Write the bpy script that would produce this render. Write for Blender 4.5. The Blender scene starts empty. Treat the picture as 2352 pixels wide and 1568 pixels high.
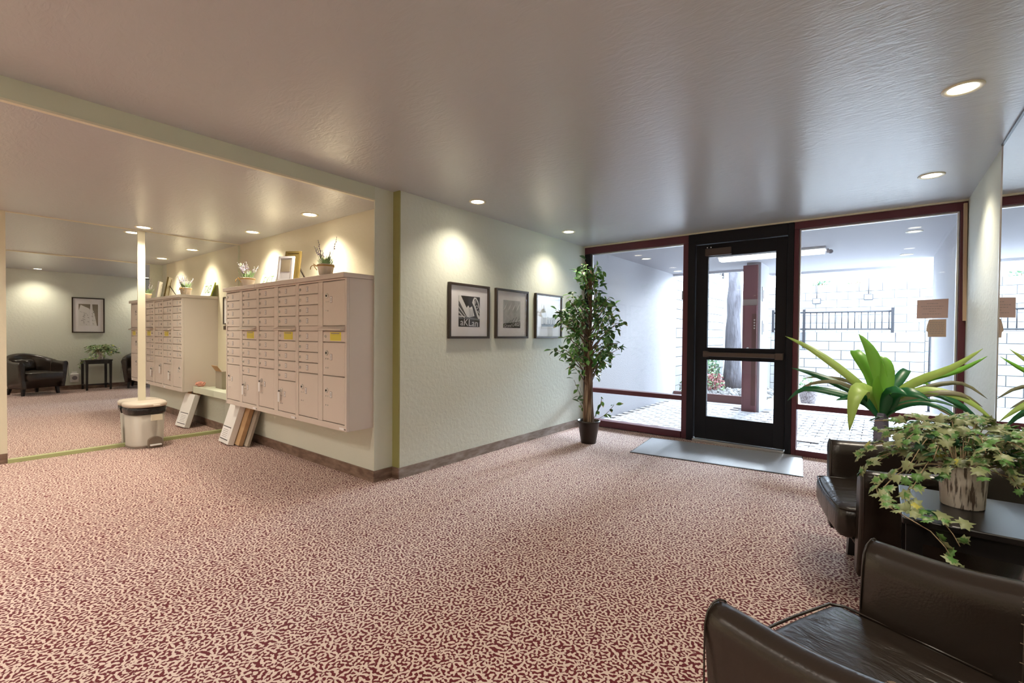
import bpy, bmesh, math, random
from mathutils import Vector, Matrix, Euler
R = math.radians
random.seed(7)
SC = bpy.context.scene
COL = SC.collection

# ------------------------------------------------------------------ camera, world, exposure
H = 1.237
def make_camera():
    yaw, pit, rol = R(38.2977), R(-.9095), R(.4757)
    fw = Vector((-math.sin(yaw)*math.cos(pit), math.cos(yaw)*math.cos(pit), math.sin(pit)))
    r = Vector((math.cos(yaw), math.sin(yaw), 0)); u = r.cross(fw)
    r2 = r*math.cos(rol)+u*math.sin(rol); u2 = -r*math.sin(rol)+u*math.cos(rol)
    cd = bpy.data.cameras.new('camera'); cd.sensor_width = 36; cd.lens = 36*1068.47/2352
    cd.clip_start = .03; cd.clip_end = 200
    o = bpy.data.objects.new('camera', cd); COL.objects.link(o)
    m = Matrix((r2, u2, -fw)).transposed().to_4x4(); m.translation = (0, 0, H)
    o.matrix_world = m
    SC.camera = o
make_camera()
w = bpy.data.worlds.new('overcast_sky'); SC.world = w; w.use_nodes = True
bg = w.node_tree.nodes['Background']; bg.inputs[0].default_value = (.70, .83, 1.0, 1); bg.inputs[1].default_value = 12
sl = bpy.data.lights.new('hazy_sun', 'SUN'); sl.energy = 18.0; sl.angle = R(22); sl.color = (.80, .89, 1.0)
so = bpy.data.objects.new('hazy_sun', sl); COL.objects.link(so)            # low hazy brightness over the courtyard, facing the entrance
so.rotation_euler = Vector((-.10, -1, -.34)).to_track_quat('-Z', 'Y').to_euler()
SC.view_settings.view_transform = 'Standard'; SC.view_settings.look = 'None'
SC.view_settings.gamma = 1; SC.view_settings.use_curve_mapping = False
SC.view_settings.exposure = 0.60
SC.cycles.max_bounces = 12; SC.cycles.diffuse_bounces = 6; SC.cycles.glossy_bounces = 6
SC.cycles.transparent_max_bounces = 16; SC.cycles.sample_clamp_indirect = 6
WARM = (1.0, .89, .72); LAMP_W = 38; REAR_FILL_W = 72; ALCOVE_W = 58

# ------------------------------------------------------------------ dimensions (metres)
C = 2.438; A = 2.334                       # main ceiling, dropped alcove ceiling
Xp = -3.2714; Xa = -3.187; Yk = 2.310; Yp2 = 2.506; Yw = 5.680; Xr = .587
Ym = 4.151; Xm = -6.341; Yu = 2.481; Yb = 2.078
YB = -5.2                                  # back of the lobby

# ------------------------------------------------------------------ materials
def mat(name, col, rough=.5, metal=0, spec=.5, emis=None, es=0, bump=None, var=None, **kw):
    m = bpy.data.materials.new(name); m.use_nodes = True
    nt = m.node_tree; b = nt.nodes['Principled BSDF']
    b.inputs['Base Color'].default_value = (*col, 1); b.inputs['Roughness'].default_value = rough
    b.inputs['Metallic'].default_value = metal; b.inputs['Specular IOR Level'].default_value = spec
    if emis: b.inputs['Emission Color'].default_value = (*emis, 1); b.inputs['Emission Strength'].default_value = es
    for k, v in kw.items(): b.inputs[k.replace('_', ' ')].default_value = v
    L = nt.links.new
    tc = None
    if bump or var: tc = nt.nodes.new('ShaderNodeTexCoord').outputs['Object']
    def noise(scale, detail=4, stretch=None, dist=0):
        n = nt.nodes.new('ShaderNodeTexNoise'); n.inputs['Scale'].default_value = scale; n.inputs['Detail'].default_value = detail
        n.inputs['Distortion'].default_value = dist
        if stretch:
            mp = nt.nodes.new('ShaderNodeMapping'); mp.inputs['Scale'].default_value = stretch[:3]
            if len(stretch) > 3: mp.inputs['Rotation'].default_value = (0, 0, stretch[3])
            L(tc, mp.inputs[0]); L(mp.outputs[0], n.inputs['Vector'])
        else: L(tc, n.inputs['Vector'])
        return n.outputs['Fac']
    if bump:                                # (scale, strength, distance, stretch, distortion)
        bp = nt.nodes.new('ShaderNodeBump'); bp.inputs['Strength'].default_value = bump[1]; bp.inputs['Distance'].default_value = bump[2]
        L(noise(bump[0], 5, bump[3] if len(bump) > 3 else None, bump[4] if len(bump) > 4 else 0), bp.inputs['Height'])
        L(bp.outputs[0], b.inputs['Normal'])
    if var:                                 # (scale, colour2, lo, hi, stretch)
        cr = nt.nodes.new('ShaderNodeValToRGB'); cr.color_ramp.elements[0].position = var[2]; cr.color_ramp.elements[1].position = var[3]
        cr.color_ramp.elements[0].color = (*col, 1); cr.color_ramp.elements[1].color = (*var[1], 1)
        L(noise(var[0], 5, var[4] if len(var) > 4 else None), cr.inputs[0]); L(cr.outputs[0], b.inputs['Base Color'])
    return m

def glass_mat(name, tint=(.97, .985, .98)):
    m = bpy.data.materials.new(name); m.use_nodes = True; nt = m.node_tree; nt.nodes.clear()
    o = nt.nodes.new('ShaderNodeOutputMaterial'); mx = nt.nodes.new('ShaderNodeMixShader')
    t = nt.nodes.new('ShaderNodeBsdfTransparent'); t.inputs[0].default_value = (*tint, 1)
    g = nt.nodes.new('ShaderNodeBsdfGlossy'); g.inputs['Roughness'].default_value = .02
    ge = nt.nodes.new('ShaderNodeNewGeometry'); dt = nt.nodes.new('ShaderNodeVectorMath'); dt.operation = 'DOT_PRODUCT'
    nt.links.new(ge.outputs['Normal'], dt.inputs[0]); nt.links.new(ge.outputs['Incoming'], dt.inputs[1])
    def ma(op, a, b_):
        x = nt.nodes.new('ShaderNodeMath'); x.operation = op
        for i, v in enumerate((a, b_)):
            if v is None: continue
            if isinstance(v, (int, float)): x.inputs[i].default_value = v
            else: nt.links.new(v, x.inputs[i])
        return x.outputs[0]
    c = ma('SUBTRACT', 1, ma('ABSOLUTE', dt.outputs['Value'], None))
    f = ma('ADD', ma('MULTIPLY', ma('POWER', c, 5), .9), .03)          # Schlick reflectance of one glass face
    nt.links.new(f, mx.inputs[0]); nt.links.new(t.outputs[0], mx.inputs[1]); nt.links.new(g.outputs[0], mx.inputs[2])
    nt.links.new(mx.outputs[0], o.inputs[0])
    return m

def carpet_mat():
    """coral-like cream leaf strands on dark red: band-limited noise sharpened by lobed leaf rosettes"""
    m = bpy.data.materials.new('leaf_carpet'); m.use_nodes = True; nt = m.node_tree
    b = nt.nodes['Principled BSDF']; L = nt.links.new
    def n(t, **k):
        x = nt.nodes.new(t)
        for a, v in k.items(): setattr(x, a, v)
        return x
    def ma(op, a, bb=None, c=None):
        x = n('ShaderNodeMath', operation=op)
        for i, v in enumerate((a, bb, c)):
            if v is None: continue
            if isinstance(v, (int, float)): x.inputs[i].default_value = v
            else: L(v, x.inputs[i])
        return x.outputs[0]
    tc = n('ShaderNodeTexCoord')
    ws = n('ShaderNodeTexNoise'); ws.inputs['Scale'].default_value = 70; ws.inputs['Detail'].default_value = 1
    L(tc.outputs['Object'], ws.inputs['Vector'])
    wm = n('ShaderNodeVectorMath', operation='SCALE'); wm.inputs['Scale'].default_value = .009
    L(ws.outputs['Color'], wm.inputs[0])
    wa = n('ShaderNodeVectorMath', operation='ADD'); L(tc.outputs['Object'], wa.inputs[0]); L(wm.outputs[0], wa.inputs[1])
    g = n('ShaderNodeTexGabor', gabor_type='2D'); L(wa.outputs[0], g.inputs['Vector'])
    g.inputs['Scale'].default_value = 27; g.inputs['Frequency'].default_value = 2.0; g.inputs['Anisotropy'].default_value = 0.0
    mp = n('ShaderNodeMapping'); mp.inputs['Scale'].default_value = (19, 19, 0); L(wa.outputs[0], mp.inputs[0])
    v = n('ShaderNodeTexVoronoi', voronoi_dimensions='2D'); v.inputs['Scale'].default_value = 1; v.inputs['Randomness'].default_value = .85; L(mp.outputs[0], v.inputs['Vector'])
    d = n('ShaderNodeVectorMath', operation='SUBTRACT'); L(mp.outputs[0], d.inputs[0]); L(v.outputs['Position'], d.inputs[1])
    sx = n('ShaderNodeSeparateXYZ'); L(d.outputs[0], sx.inputs[0])
    rc = n('ShaderNodeSeparateColor'); L(v.outputs['Color'], rc.inputs[0])
    ang = ma('ADD', ma('ARCTAN2', sx.outputs[1], sx.outputs[0]), ma('MULTIPLY', rc.outputs[0], 6.283))
    lob = ma('COSINE', ma('MULTIPLY', ang, 7))
    hub = n('ShaderNodeMapRange'); hub.inputs[1].default_value = .30; hub.inputs[2].default_value = .05; L(v.outputs['Distance'], hub.inputs[0])
    spokes = ma('MAXIMUM', lob, ma('SUBTRACT', ma('MULTIPLY', hub.outputs[0], 2.2), 1.0))
    val = ma('ADD', ma('MULTIPLY', g.outputs['Value'], .66), ma('MULTIPLY', spokes, .115))
    mr = n('ShaderNodeMapRange'); mr.inputs[1].default_value = .314; mr.inputs[2].default_value = .354; L(val, mr.inputs[0])
    mx = n('ShaderNodeMix', data_type='RGBA'); L(mr.outputs[0], mx.inputs['Factor']); mx.inputs['A'].default_value=(.14, .010, .015, 1); mx.inputs['B'].default_value=(.79, .62, .53, 1)
    fib = n('ShaderNodeTexNoise'); fib.inputs['Scale'].default_value = 420; fib.inputs['Detail'].default_value = 2; L(tc.outputs['Object'], fib.inputs['Vector'])
    fl = n('ShaderNodeMix', data_type='RGBA', blend_type='MULTIPLY'); fl.inputs['Factor'].default_value = .35
    L(mx.outputs['Result'], fl.inputs['A']); L(fib.outputs['Fac'], fl.inputs['B'])
    L(fl.outputs['Result'], b.inputs['Base Color']); b.inputs['Roughness'].default_value = .95; b.inputs['Specular IOR Level'].default_value = .15
    b.inputs['Sheen Weight'].default_value = .22; b.inputs['Sheen Roughness'].default_value = .45
    bp = n('ShaderNodeBump'); bp.inputs['Strength'].default_value = .3; bp.inputs['Distance'].default_value = .003
    L(ma('ADD', mr.outputs[0], ma('MULTIPLY', fib.outputs['Fac'], .8)), bp.inputs['Height']); L(bp.outputs[0], b.inputs['Normal'])
    return m

M = dict(
    carpet=carpet_mat(),
    ceil=mat('satin_ceiling_paint', (.485, .495, .51), .28, spec=.8, bump=(9, .22, .012, (1, 2.8, 1, .5), 1.6)),
    wall=mat('sage_wall_paint', (.67, .70, .61), .55, bump=(26, .30, .012, None, .4)),
    wally=mat('cream_wall_paint', (.74, .70, .54), .45, bump=(26, .22, .01, None, .4)),
    olive=mat('yellow_lit_wall_paint', (.34, .33, .12), .5),  # wall paint with yellow light put into its colour
    trimg=mat('pale_green_trim_paint', (.62, .65, .52), .45),
    green=mat('green_trim_paint', (.42, .46, .22), .5),
    base=mat('brown_marbled_baseboard', (.13, .075, .05), .5, var=(9, (.30, .21, .16), .35, .75, (1, 1, 3))),
    baseg=mat('grey_marbled_baseboard', (.20, .155, .125), .5, var=(9, (.38, .33, .30), .35, .75, (1, 1, 3))),
    cream=mat('cream_trim_paint', (.78, .74, .58), .4),
    mirror=mat('silvered_mirror', (.90, .91, .89), 0, metal=1),
    black=mat('black_channel', (.01, .01, .012), .35),
    maroon=mat('maroon_frame_paint', (.11, .024, .036), .42),
    dark=mat('black_door_metal', (.006, .006, .010), .5, spec=.3),
    bronze=mat('bronze_metal', (.10, .075, .065), .35, metal=.6),
    alu=mat('aluminium', (.75, .75, .76), .3, metal=.9),
    glass=glass_mat('window_glass'), glassp=glass_mat('picture_glass', (.98, .98, .98)),
    white=mat('white_enamel', (.85, .85, .84), .35),
    lens=mat('lit_lamp_lens', (1, .95, .85), .5, emis=(1, .90, .70), es=9),
    lensc=mat('lit_porch_lens', (1, .98, .95), .5, emis=(1, .97, .95), es=1.6),
    mailbox=mat('sandstone_powder_coat', (.66, .59, .535), .38, spec=.5, bump=(220, .06, .002)),
    chrome=mat('chrome', (.72, .70, .67), .25, metal=.35),
    hole=mat('black_keyhole', (.006, .006, .006), .6),
    sticker=mat('white_sticker', (.85, .85, .86), .5), ink=mat('black_ink', (.02, .02, .025), .6), greyink=mat('grey_ink', (.28, .25, .25), .6),
    yellow=mat('yellow_label', (.80, .72, .04), .5),
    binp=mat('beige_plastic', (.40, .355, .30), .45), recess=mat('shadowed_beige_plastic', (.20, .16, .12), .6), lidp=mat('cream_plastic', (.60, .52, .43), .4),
    bag=mat('black_bin_liner', (.008, .008, .009), .22, bump=(30, .8, .02, (1, 1, .35))),
    carton=mat('cardboard', (.42, .26, .13), .75, var=(14, (.50, .32, .17), .3, .7)), kraft=mat('grey_cardboard', (.36, .31, .25), .75),
    wbox=mat('white_carton', (.80, .79, .77), .55), pink=mat('pink_tissue', (.80, .40, .32), .7, bump=(40, .8, .02)),
    leather=mat('dark_brown_leather', (.020, .0135, .0095), .27, spec=.6, bump=(160, .16, .003)),
    gather=mat('gathered_leather', (.020, .0135, .0095), .27, spec=.6, bump=(9, .55, .012, (2.2, .9, .7), .6)), thread=mat('tan_thread', (.16, .12, .085), .6),
    legw=mat('black_stained_wood', (.012, .010, .010), .28, bump=(30, .05, .002, (1, 12, 1))),
    terra=mat('whitewashed_terracotta', (.66, .55, .45), .8, var=(14, (.74, .68, .62), .3, .7)), twine=mat('jute_twine', (.48, .29, .09), .9),
    stem=mat('green_stem', (.16, .27, .09), .6), lav=mat('lavender_flower', (.46, .36, .50), .7), sage=mat('grey_green_leaf', (.24, .36, .18), .6),
    bark=mat('ficus_bark', (.11, .055, .032), .8, bump=(26, .8, .02, (1, 1, .12)), var=(30, (.42, .31, .21), .42, .66, (1, 1, .10))),
    twig=mat('brown_twig', (.17, .10, .06), .8),
    leafd=mat('dark_green_leaf', (.045, .155, .028), .38), leafm=mat('mid_green_leaf', (.16, .36, .08), .38), leafv=mat('pale_leaf_edge', (.62, .58, .36), .5),
    potb=mat('brown_black_plastic_pot', (.028, .019, .014), .35), soil=mat('pale_moss', (.40, .36, .27), .9, bump=(60, 1, .02)),
    dra1=mat('bright_green_leaf', (.20, .52, .05), .35), dra2=mat('deep_green_leaf', (.015, .14, .045), .35), dra3=mat('olive_faded_leaf', (.20, .19, .10), .45),
    drav=mat('yellow_green_leaf', (.40, .58, .13), .4), drat=mat('grey_violet_trunk', (.20, .19, .27), .7, bump=(40, .6, .01, (1, 1, 4))),
    ivyg=mat('ivy_leaf_green', (.075, .19, .045), .42, var=(60, (.13, .28, .07), .4, .6)), ivye=mat('ivy_leaf_cream_edge', (.27, .31, .15), .45),
    ivyy=mat('ivy_leaf_yellow', (.52, .50, .10), .45), ivyd=mat('ivy_leaf_dark', (.018, .075, .03), .4), vine=mat('ivy_vine', (.36, .27, .16), .6),
    bpot=mat('birch_bark_pot', (.74, .68, .60), .55, var=(95, (.16, .12, .095), .52, .60, (1, 1, .12)), bump=(22, .4, .01, (1, 1, .16))),
    matm=mat('grey_ribbed_mat', (.34, .36, .40), .35), matr=mat('dark_mat_edge', (.02, .02, .022), .6),
    frame=mat('dark_bronze_frame', (.045, .030, .020), .35), matb=mat('white_picture_mount', (.88, .86, .87), .6),
    photo1=mat('photo_mid_grey', (.42, .42, .42), .5, var=(14, (.58, .58, .58), .35, .65)), photo2=mat('photo_dark', (.05, .043, .035), .5), photo3=mat('photo_light', (.80, .79, .77), .5),
    photo4=mat('photo_grey', (.20, .20, .20), .5),
    silver=mat('silver_frame_finish', (.62, .61, .64), .35, metal=.3), gold=mat('tarnished_gold_frame', (.17, .12, .035), .4, metal=.4),
    pic=mat('brown_snapshot', (.24, .20, .14), .4), wood=mat('pale_wood', (.60, .44, .29), .6, bump=(20, .2, .003, (12, 12, 1))),
    paper=mat('pinkish_backlit_paper', (.56, .40, .37), .8), tanp=mat('tan_backlit_paper', (.50, .38, .30), .8),  # both paper colours include the shade of a backlit sheet
    exitg=mat('exit_sign_green', (.30, .36, .03), .4), exitw=mat('exit_sign_face', (.86, .87, .78), .5), exitl=mat('exit_letter_green', (.13, .20, .10), .5),
    stucco=mat('white_stucco', (.50, .49, .51), .8, bump=(60, .4, .01)), pceil=mat('porch_ceiling_plank', (.37, .355, .375), .6, bump=(3, .2, .01, (1, 14, 1))),
    paver=mat('concrete_paver', (.62, .61, .63), .85, bump=(60, .3, .005)), joint=mat('sand_joint', (.26, .25, .26), .95),
    block=mat('white_concrete_block', (.30, .30, .30), .85, bump=(40, .3, .006)), mortar=mat('grey_mortar', (.09, .09, .095), .95),
    concrete=mat('pale_concrete', (.70, .70, .71), .85), timber=mat('red_brown_timber', (.11, .04, .037), .6), maroonw=mat('maroon_wood_board', (.19, .072, .082), .55),
    tan=mat('tan_patch_paint', (.30, .24, .22), .6), rail=mat('dark_metal_railing', (.015, .015, .02), .5), stone=mat('pale_river_stone', (.26, .25, .245), .8, var=(7, (.12, .115, .11), .35, .65)),
    trunk=mat('grey_tree_bark', (.11, .105, .12), .9, bump=(16, 1, .06, (1, 1, .2)), var=(12, (.055, .05, .058), .45, .7, (1, 1, .25))),
    shrubg=mat('shrub_green', (.05, .12, .06), .6), shrubr=mat('shrub_red', (.26, .08, .085), .6), agg=mat('pebbled_concrete', (.26, .23, .23), .85, var=(46, (.10, .08, .08), .45, .6)),
    teal=mat('tinted_far_window', (.30, .60, .60), .2), flood=mat('dark_flood_housing', (.035, .034, .04), .5), postw=mat('white_metal_post', (.30, .30, .31), .5), grey=mat('grey_fixture', (.30, .29, .32), .5), heat=mat('white_plastic', (.82, .81, .78), .4),
)

# ------------------------------------------------------------------ mesh helpers
def bx(bm, x0, x1, y0, y1, z0, z1, bev=0, seg=2, rot=None, piv=None, mi=0):
    vs = [bm.verts.new((x, y, z)) for x in (x0, x1) for y in (y0, y1) for z in (z0, z1)]
    fs = [bm.faces.new([vs[i] for i in q]) for q in ((0, 1, 3, 2), (4, 6, 7, 5), (0, 4, 5, 1), (2, 3, 7, 6), (0, 2, 6, 4), (1, 5, 7, 3))]
    for f in fs: f.material_index = mi
    if bev:
        es = list({e for f in fs for e in f.edges})
        r = bmesh.ops.bevel(bm, geom=es, offset=bev, segments=seg, profile=.5, affect='EDGES')
        vs = list({v for f in r['faces'] for v in f.verts} | {v for v in vs if v.is_valid})
        for f in {f for v in vs for f in v.link_faces}: f.material_index = mi
    if rot is not None:
        p = Vector(piv if piv is not None else ((x0+x1)/2, (y0+y1)/2, (z0+z1)/2))
        mt = Matrix.Translation(p) @ rot.to_4x4() @ Matrix.Translation(-p)
        for v in vs: v.co = mt @ v.co
    return vs
def RZ(d): return Matrix.Rotation(R(d), 3, 'Z')
def RX(d): return Matrix.Rotation(R(d), 3, 'X')
def RY(d): return Matrix.Rotation(R(d), 3, 'Y')

def tube(bm, pts, rad, seg=8, cap=True, mi=0):
    pts = [Vector(p) for p in pts]
    if not isinstance(rad, (list, tuple)): rad = [rad]*len(pts)
    rings = []; prev = None
    for i, p in enumerate(pts):
        t = (pts[min(i+1, len(pts)-1)]-pts[max(i-1, 0)]).normalized()
        if prev is None:
            a = Vector((0, 0, 1)) if abs(t.z) < .9 else Vector((1, 0, 0)); u = t.cross(a).normalized()
        else: u = (prev-t*prev.dot(t)).normalized()
        prev = u; v = t.cross(u)
        rings.append([bm.verts.new(p+(u*math.cos(k*2*math.pi/seg)+v*math.sin(k*2*math.pi/seg))*rad[i]) for k in range(seg)])
    for a, b in zip(rings, rings[1:]):
        for k in range(seg):
            f = bm.faces.new((a[k], a[(k+1) % seg], b[(k+1) % seg], b[k])); f.smooth = True; f.material_index = mi
    if cap:
        f = bm.faces.new(rings[0][::-1]); f.material_index = mi
        f = bm.faces.new(rings[-1]); f.material_index = mi
    return rings

def lathe(bm, prof, c=(0, 0, 0), seg=24, cap0=True, cap1=True, mi=0):
    rings = [[bm.verts.new((c[0]+r*math.cos(k*2*math.pi/seg), c[1]+r*math.sin(k*2*math.pi/seg), c[2]+z)) for k in range(seg)] for r, z in prof]
    for a, b in zip(rings, rings[1:]):
        for k in range(seg):
            f = bm.faces.new((a[k], a[(k+1) % seg], b[(k+1) % seg], b[k])); f.smooth = True; f.material_index = mi
    if cap0: bm.faces.new(rings[0][::-1]).material_index = mi
    if cap1: bm.faces.new(rings[-1]).material_index = mi
    return rings

def prism(bm, poly, z0, z1, mi=0):
    a = [bm.verts.new((x, y, z0)) for x, y in poly]; b = [bm.verts.new((x, y, z1)) for x, y in poly]
    n = len(poly)
    bm.faces.new(a[::-1]).material_index = mi; bm.faces.new(b).material_index = mi
    for k in range(n): bm.faces.new((a[k], a[(k+1) % n], b[(k+1) % n], b[k])).material_index = mi

def disc_y(bm, x, y, z, r, d, seg=12, mi=0):
    """short cylinder with its axis along Y, front at y-d"""
    a = [bm.verts.new((x+r*math.cos(k*2*math.pi/seg), y, z+r*math.sin(k*2*math.pi/seg))) for k in range(seg)]
    b = [bm.verts.new((v.co.x, y-d, v.co.z)) for v in a]
    bm.faces.new(b).material_index = mi
    for k in range(seg): bm.faces.new((a[k], a[(k+1) % seg], b[(k+1) % seg], b[k])).material_index = mi

def to_mesh(name, bm, mats):
    bmesh.ops.recalc_face_normals(bm, faces=bm.faces)
    me = bpy.data.meshes.new(name); bm.to_mesh(me); bm.free()
    for m in (mats if isinstance(mats, (list, tuple)) else [mats]): me.materials.append(m)
    return me
def link(name, me, parent=None, **props):
    o = bpy.data.objects.new(name, me); COL.objects.link(o)
    if parent: o.parent = parent
    for k, v in props.items(): o[k] = v
    return o
def obj(name, bm, mats, parent=None, smooth=False, **props):
    me = to_mesh(name, bm, mats)
    if smooth:
        for p in me.polygons: p.use_smooth = True
    return link(name, me, parent, **props)
def B(): return bmesh.new()
def box(name, m, x0, x1, y0, y1, z0, z1, parent=None, bev=0, rot=None, piv=None, **props):
    bm = B(); bx(bm, x0, x1, y0, y1, z0, z1, bev, 2, rot, piv); return obj(name, bm, m, parent, **props)
def struct(name, m, *dims, parent=None, bev=0):
    o = box(name, m, *dims, parent=parent, bev=bev)
    if not parent: o['kind'] = 'structure'
    return o
def thing(name, label, cat, loc=(0, 0, 0), rz=0, group=None):
    o = bpy.data.objects.new(name, None); COL.objects.link(o); o.empty_display_size = .1
    o.location = loc; o.rotation_euler = (0, 0, rz); o['label'] = label; o['category'] = cat
    if group: o['group'] = group
    return o
def tag(o, label, cat, group=None):
    o['label'] = label; o['category'] = cat
    if group: o['group'] = group
    return o
def kids(o): return [c for c in o.children]
def dup(root, loc, rz=0, label=None, group=None):
    r = root.copy(); COL.objects.link(r); r.location = loc; r.rotation_euler = (0, 0, rz)
    if label: r['label'] = label
    if group: r['group'] = group
    for ch in kids(root):
        c = ch.copy(); COL.objects.link(c); c.parent = r
        for g in kids(ch):
            d = g.copy(); COL.objects.link(d); d.parent = c
    return r
def text_mesh(body, size, depth, shear=0, sx=1):
    cu = bpy.data.curves.new('lettering', 'FONT'); cu.body = body; cu.size = size; cu.extrude = depth; cu.shear = shear
    cu.align_x = 'CENTER'; cu.align_y = 'CENTER'; cu.resolution_u = 3
    o = bpy.data.objects.new('lettering', cu); COL.objects.link(o)
    me = bpy.data.meshes.new_from_object(o.evaluated_get(bpy.context.evaluated_depsgraph_get()))
    bpy.data.objects.remove(o); bpy.data.curves.remove(cu)
    if sx != 1:
        for v in me.vertices: v.co.x *= sx
    me.materials.clear()
    return me
def vadd(*a): return tuple(sum(c) for c in zip(*a))

# ------------------------------------------------------------------ room shell
struct('floor', M['carpet'], -6.6, 1.0, YB, Yw+.02, -.12, 0)
struct('ceiling', M['ceil'], Xp-.02, 1.0, YB, Yw+.1, C, C+.12)
struct('ceiling_alcove', M['ceil'], Xm-.25, Xp-.021, YB, Yu+.15, A, C+.12)
struct('trim_fascia', M['trimg'], Xp-.020, Xp, YB, Yk, A, C)
struct('trim_fascia_lip', M['cream'], Xp-.028, Xp+.004, YB, Yk, A-.012, A)
struct('wall_alcove', M['wally'], Xm, -3.50, Yu, Yu+.12, 0, A)
o = struct('wall_knee', M['wall'], Xm, Xp-.013, Yk, Yu, 0, .468)
struct('wall_post', M['wall'], Xp-.012, Xp, Yk, Yu, 0, C)
struct('wall_corner', M['wall'], -3.50, Xp, Yu, Yp2, 0, C)
struct('wall_end_yellow_light', M['olive'], -3.32, Xa-.002, Yp2-.012, Yp2, 0, C)  # end face of the picture wall, yellow light painted on as olive
struct('wall_pictures', M['wall'], -3.40, Xa, Yp2, Yw+.12, 0, C)
struct('wall_mirror', M['wall'], Xm-.12, Xm-.012, YB, Yu+.12, 0, A)
struct('wall_left', M['wally'], Xm-.012, Xm+.006, YB, .478, 0, A)
struct('wall_right', M['wall'], Xr, Xr+.12, YB, Yw+.12, 0, C)
struct('wall_back', M['wall'], -6.6, 1.0, YB-.12, YB, 0, C)
# base boards
struct('baseboard_alcove', M['base'], Xm+.01, Xp+.010, Yk-.012, Yk, 0, .092)
struct('baseboard_corner', M['base'], Xp, Xp+.011, Yk, Yp2-.012, 0, .092)
struct('baseboard_step', M['base'], Xp, Xa+.010, Yp2-.024, Yp2-.012, 0, .092)
struct('baseboard_pictures', M['baseg'], Xa, Xa+.012, Yp2-.013, Yw-.06, 0, .092)
struct('baseboard_right', M['base'], Xr-.012, Xr, YB, Yw-.06, 0, .092)
struct('baseboard_left', M['base'], Xm+.006, Xm+.018, YB, .478, 0, .092)
# trims of the big mirror wall
struct('trim_channel', M['green'], Xm-.004, Xm+.030, .478, Yk-.013, 0, .034)
struct('trim_cap', M['cream'], Xm-.004, Xm+.008, .478, Yu, A-.010, A)
struct('trim_seam', M['cream'], Xm-.004, Xm+.012, 1.450, 1.515, .034, A-.01)
struct('trim_edge', M['trimg'], Xm-.006, Xm+.006, Yu-.022, Yu, .468, A-.01)
def mirror(name, label, x0, x1, y0, y1, z0, z1):
    tag(box(name, M['mirror'], x0, x1, y0, y1, z0, z1), label, 'mirror')
mirror('mirror_panel', 'large wall mirror panel left of the pale vertical seam strip', Xm-.011, Xm, .478, 1.482, .030, A-.004)
mirror('mirror_panel', 'large wall mirror panel between the seam strip and the mailboxes', Xm-.011, Xm, 1.484, Yu-.001, .030, A-.004)
mirror('mirror_panel', 'tall mirror on the wall beside the entrance, edged in black', Xr-.008, Xr-.001, 3.05, Ym, .095, C-.012)
struct('trim_mirror_top', M['black'], Xr-.014, Xr-.001, 3.05, Ym, C-.012, C-.001)
struct('trim_mirror_edge', M['alu'], Xr-.012, Xr-.001, Ym, Ym+.006, .095, C-.012)

# ------------------------------------------------------------------ window wall: two windows and a door
def frame_member(p, name, m, x0, x1, z0, z1, y0=Yw-.05, y1=Yw+.06): return box(name, M[m], x0, x1, y0, y1, z0, z1, parent=p, bev=.003)
def win_empty(name):
    o = bpy.data.objects.new(name, None); COL.objects.link(o); o['kind'] = 'structure'; o.empty_display_size = .1; return o
struct('trim_head', M['cream'], Xa, Xr, Yw-.075, Yw+.06, 2.424, C-.0005)
w1 = win_empty('window_1')
frame_member(w1, 'jamb', 'dark', -3.186, -3.100, .012, 2.335); frame_member(w1, 'mullion', 'maroon', -1.852, -1.791, .012, 2.335)
frame_member(w1, 'head', 'maroon', -3.186, -1.791, 2.336, 2.423)
frame_member(w1, 'sill', 'maroon', -3.100, -1.853, .012, .092, Yw-.065); frame_member(w1, 'rail', 'maroon', -3.100, -1.853, .460, .516)
frame_member(w1, 'bead', 'alu', -3.099, -3.080, .517, 2.335, Yw-.02, Yw+.02); frame_member(w1, 'bead', 'alu', -3.079, -1.853, 2.318, 2.335, Yw-.02, Yw+.02)
for z0, z1 in ((.093, .459), (.517, 2.317)): box('pane', M['glass'], -3.079, -1.853, Yw, Yw+.006, z0, z1, parent=w1)
w2 = win_empty('window_2')
frame_member(w2, 'mullion', 'maroon', -.712, -.668, -.0, 2.350); frame_member(w2, 'jamb', 'maroon', .540, .586, 0, 2.350)
frame_member(w2, 'head', 'maroon', -.712, .586, 2.351, 2.423); frame_member(w2, 'sill', 'maroon', -.667, .539, 0, .062, Yw-.065)
frame_member(w2, 'rail', 'maroon', -.667, .539, .478, .534)
frame_member(w2, 'bead', 'alu', -.667, -.655, .535, 2.350, Yw-.02, Yw+.02); frame_member(w2, 'bead', 'alu', .522, .539, .535, 2.350, Yw-.02, Yw+.02)
frame_member(w2, 'bead', 'alu', -.654, .521, 2.335, 2.350, Yw-.02, Yw+.02)
for x0, x1, z0, z1 in ((-.667, .539, .063, .477), (-.654, .521, .535, 2.334)): box('pane', M['glass'], x0, x1, Yw, Yw+.006, z0, z1, parent=w2)
d1 = win_empty('door_1')
frame_member(d1, 'jamb', 'dark', -1.790, -1.712, .0, 2.423, Yw-.06); frame_member(d1, 'jamb', 'dark', -.768, -.713, .0, 2.423, Yw-.06)
frame_member(d1, 'head', 'dark', -1.711, -.769, 2.300, 2.423, Yw-.06)
frame_member(d1, 'threshold', 'alu', -1.711, -.769, 0, .030, Yw-.09)
leaf = B()
for x0, x1, z0, z1 in ((-1.706, -1.575, .034, 2.294), (-.882, -.774, .034, 2.294), (-1.576, -.881, 2.150, 2.294), (-1.576, -.881, .958, 1.100), (-1.576, -.881, .034, .300)):
    bx(leaf, x0, x1, Yw-.025, Yw+.025, z0, z1, .004)
lf = obj('door_leaf', leaf, M['dark'], d1)
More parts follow.
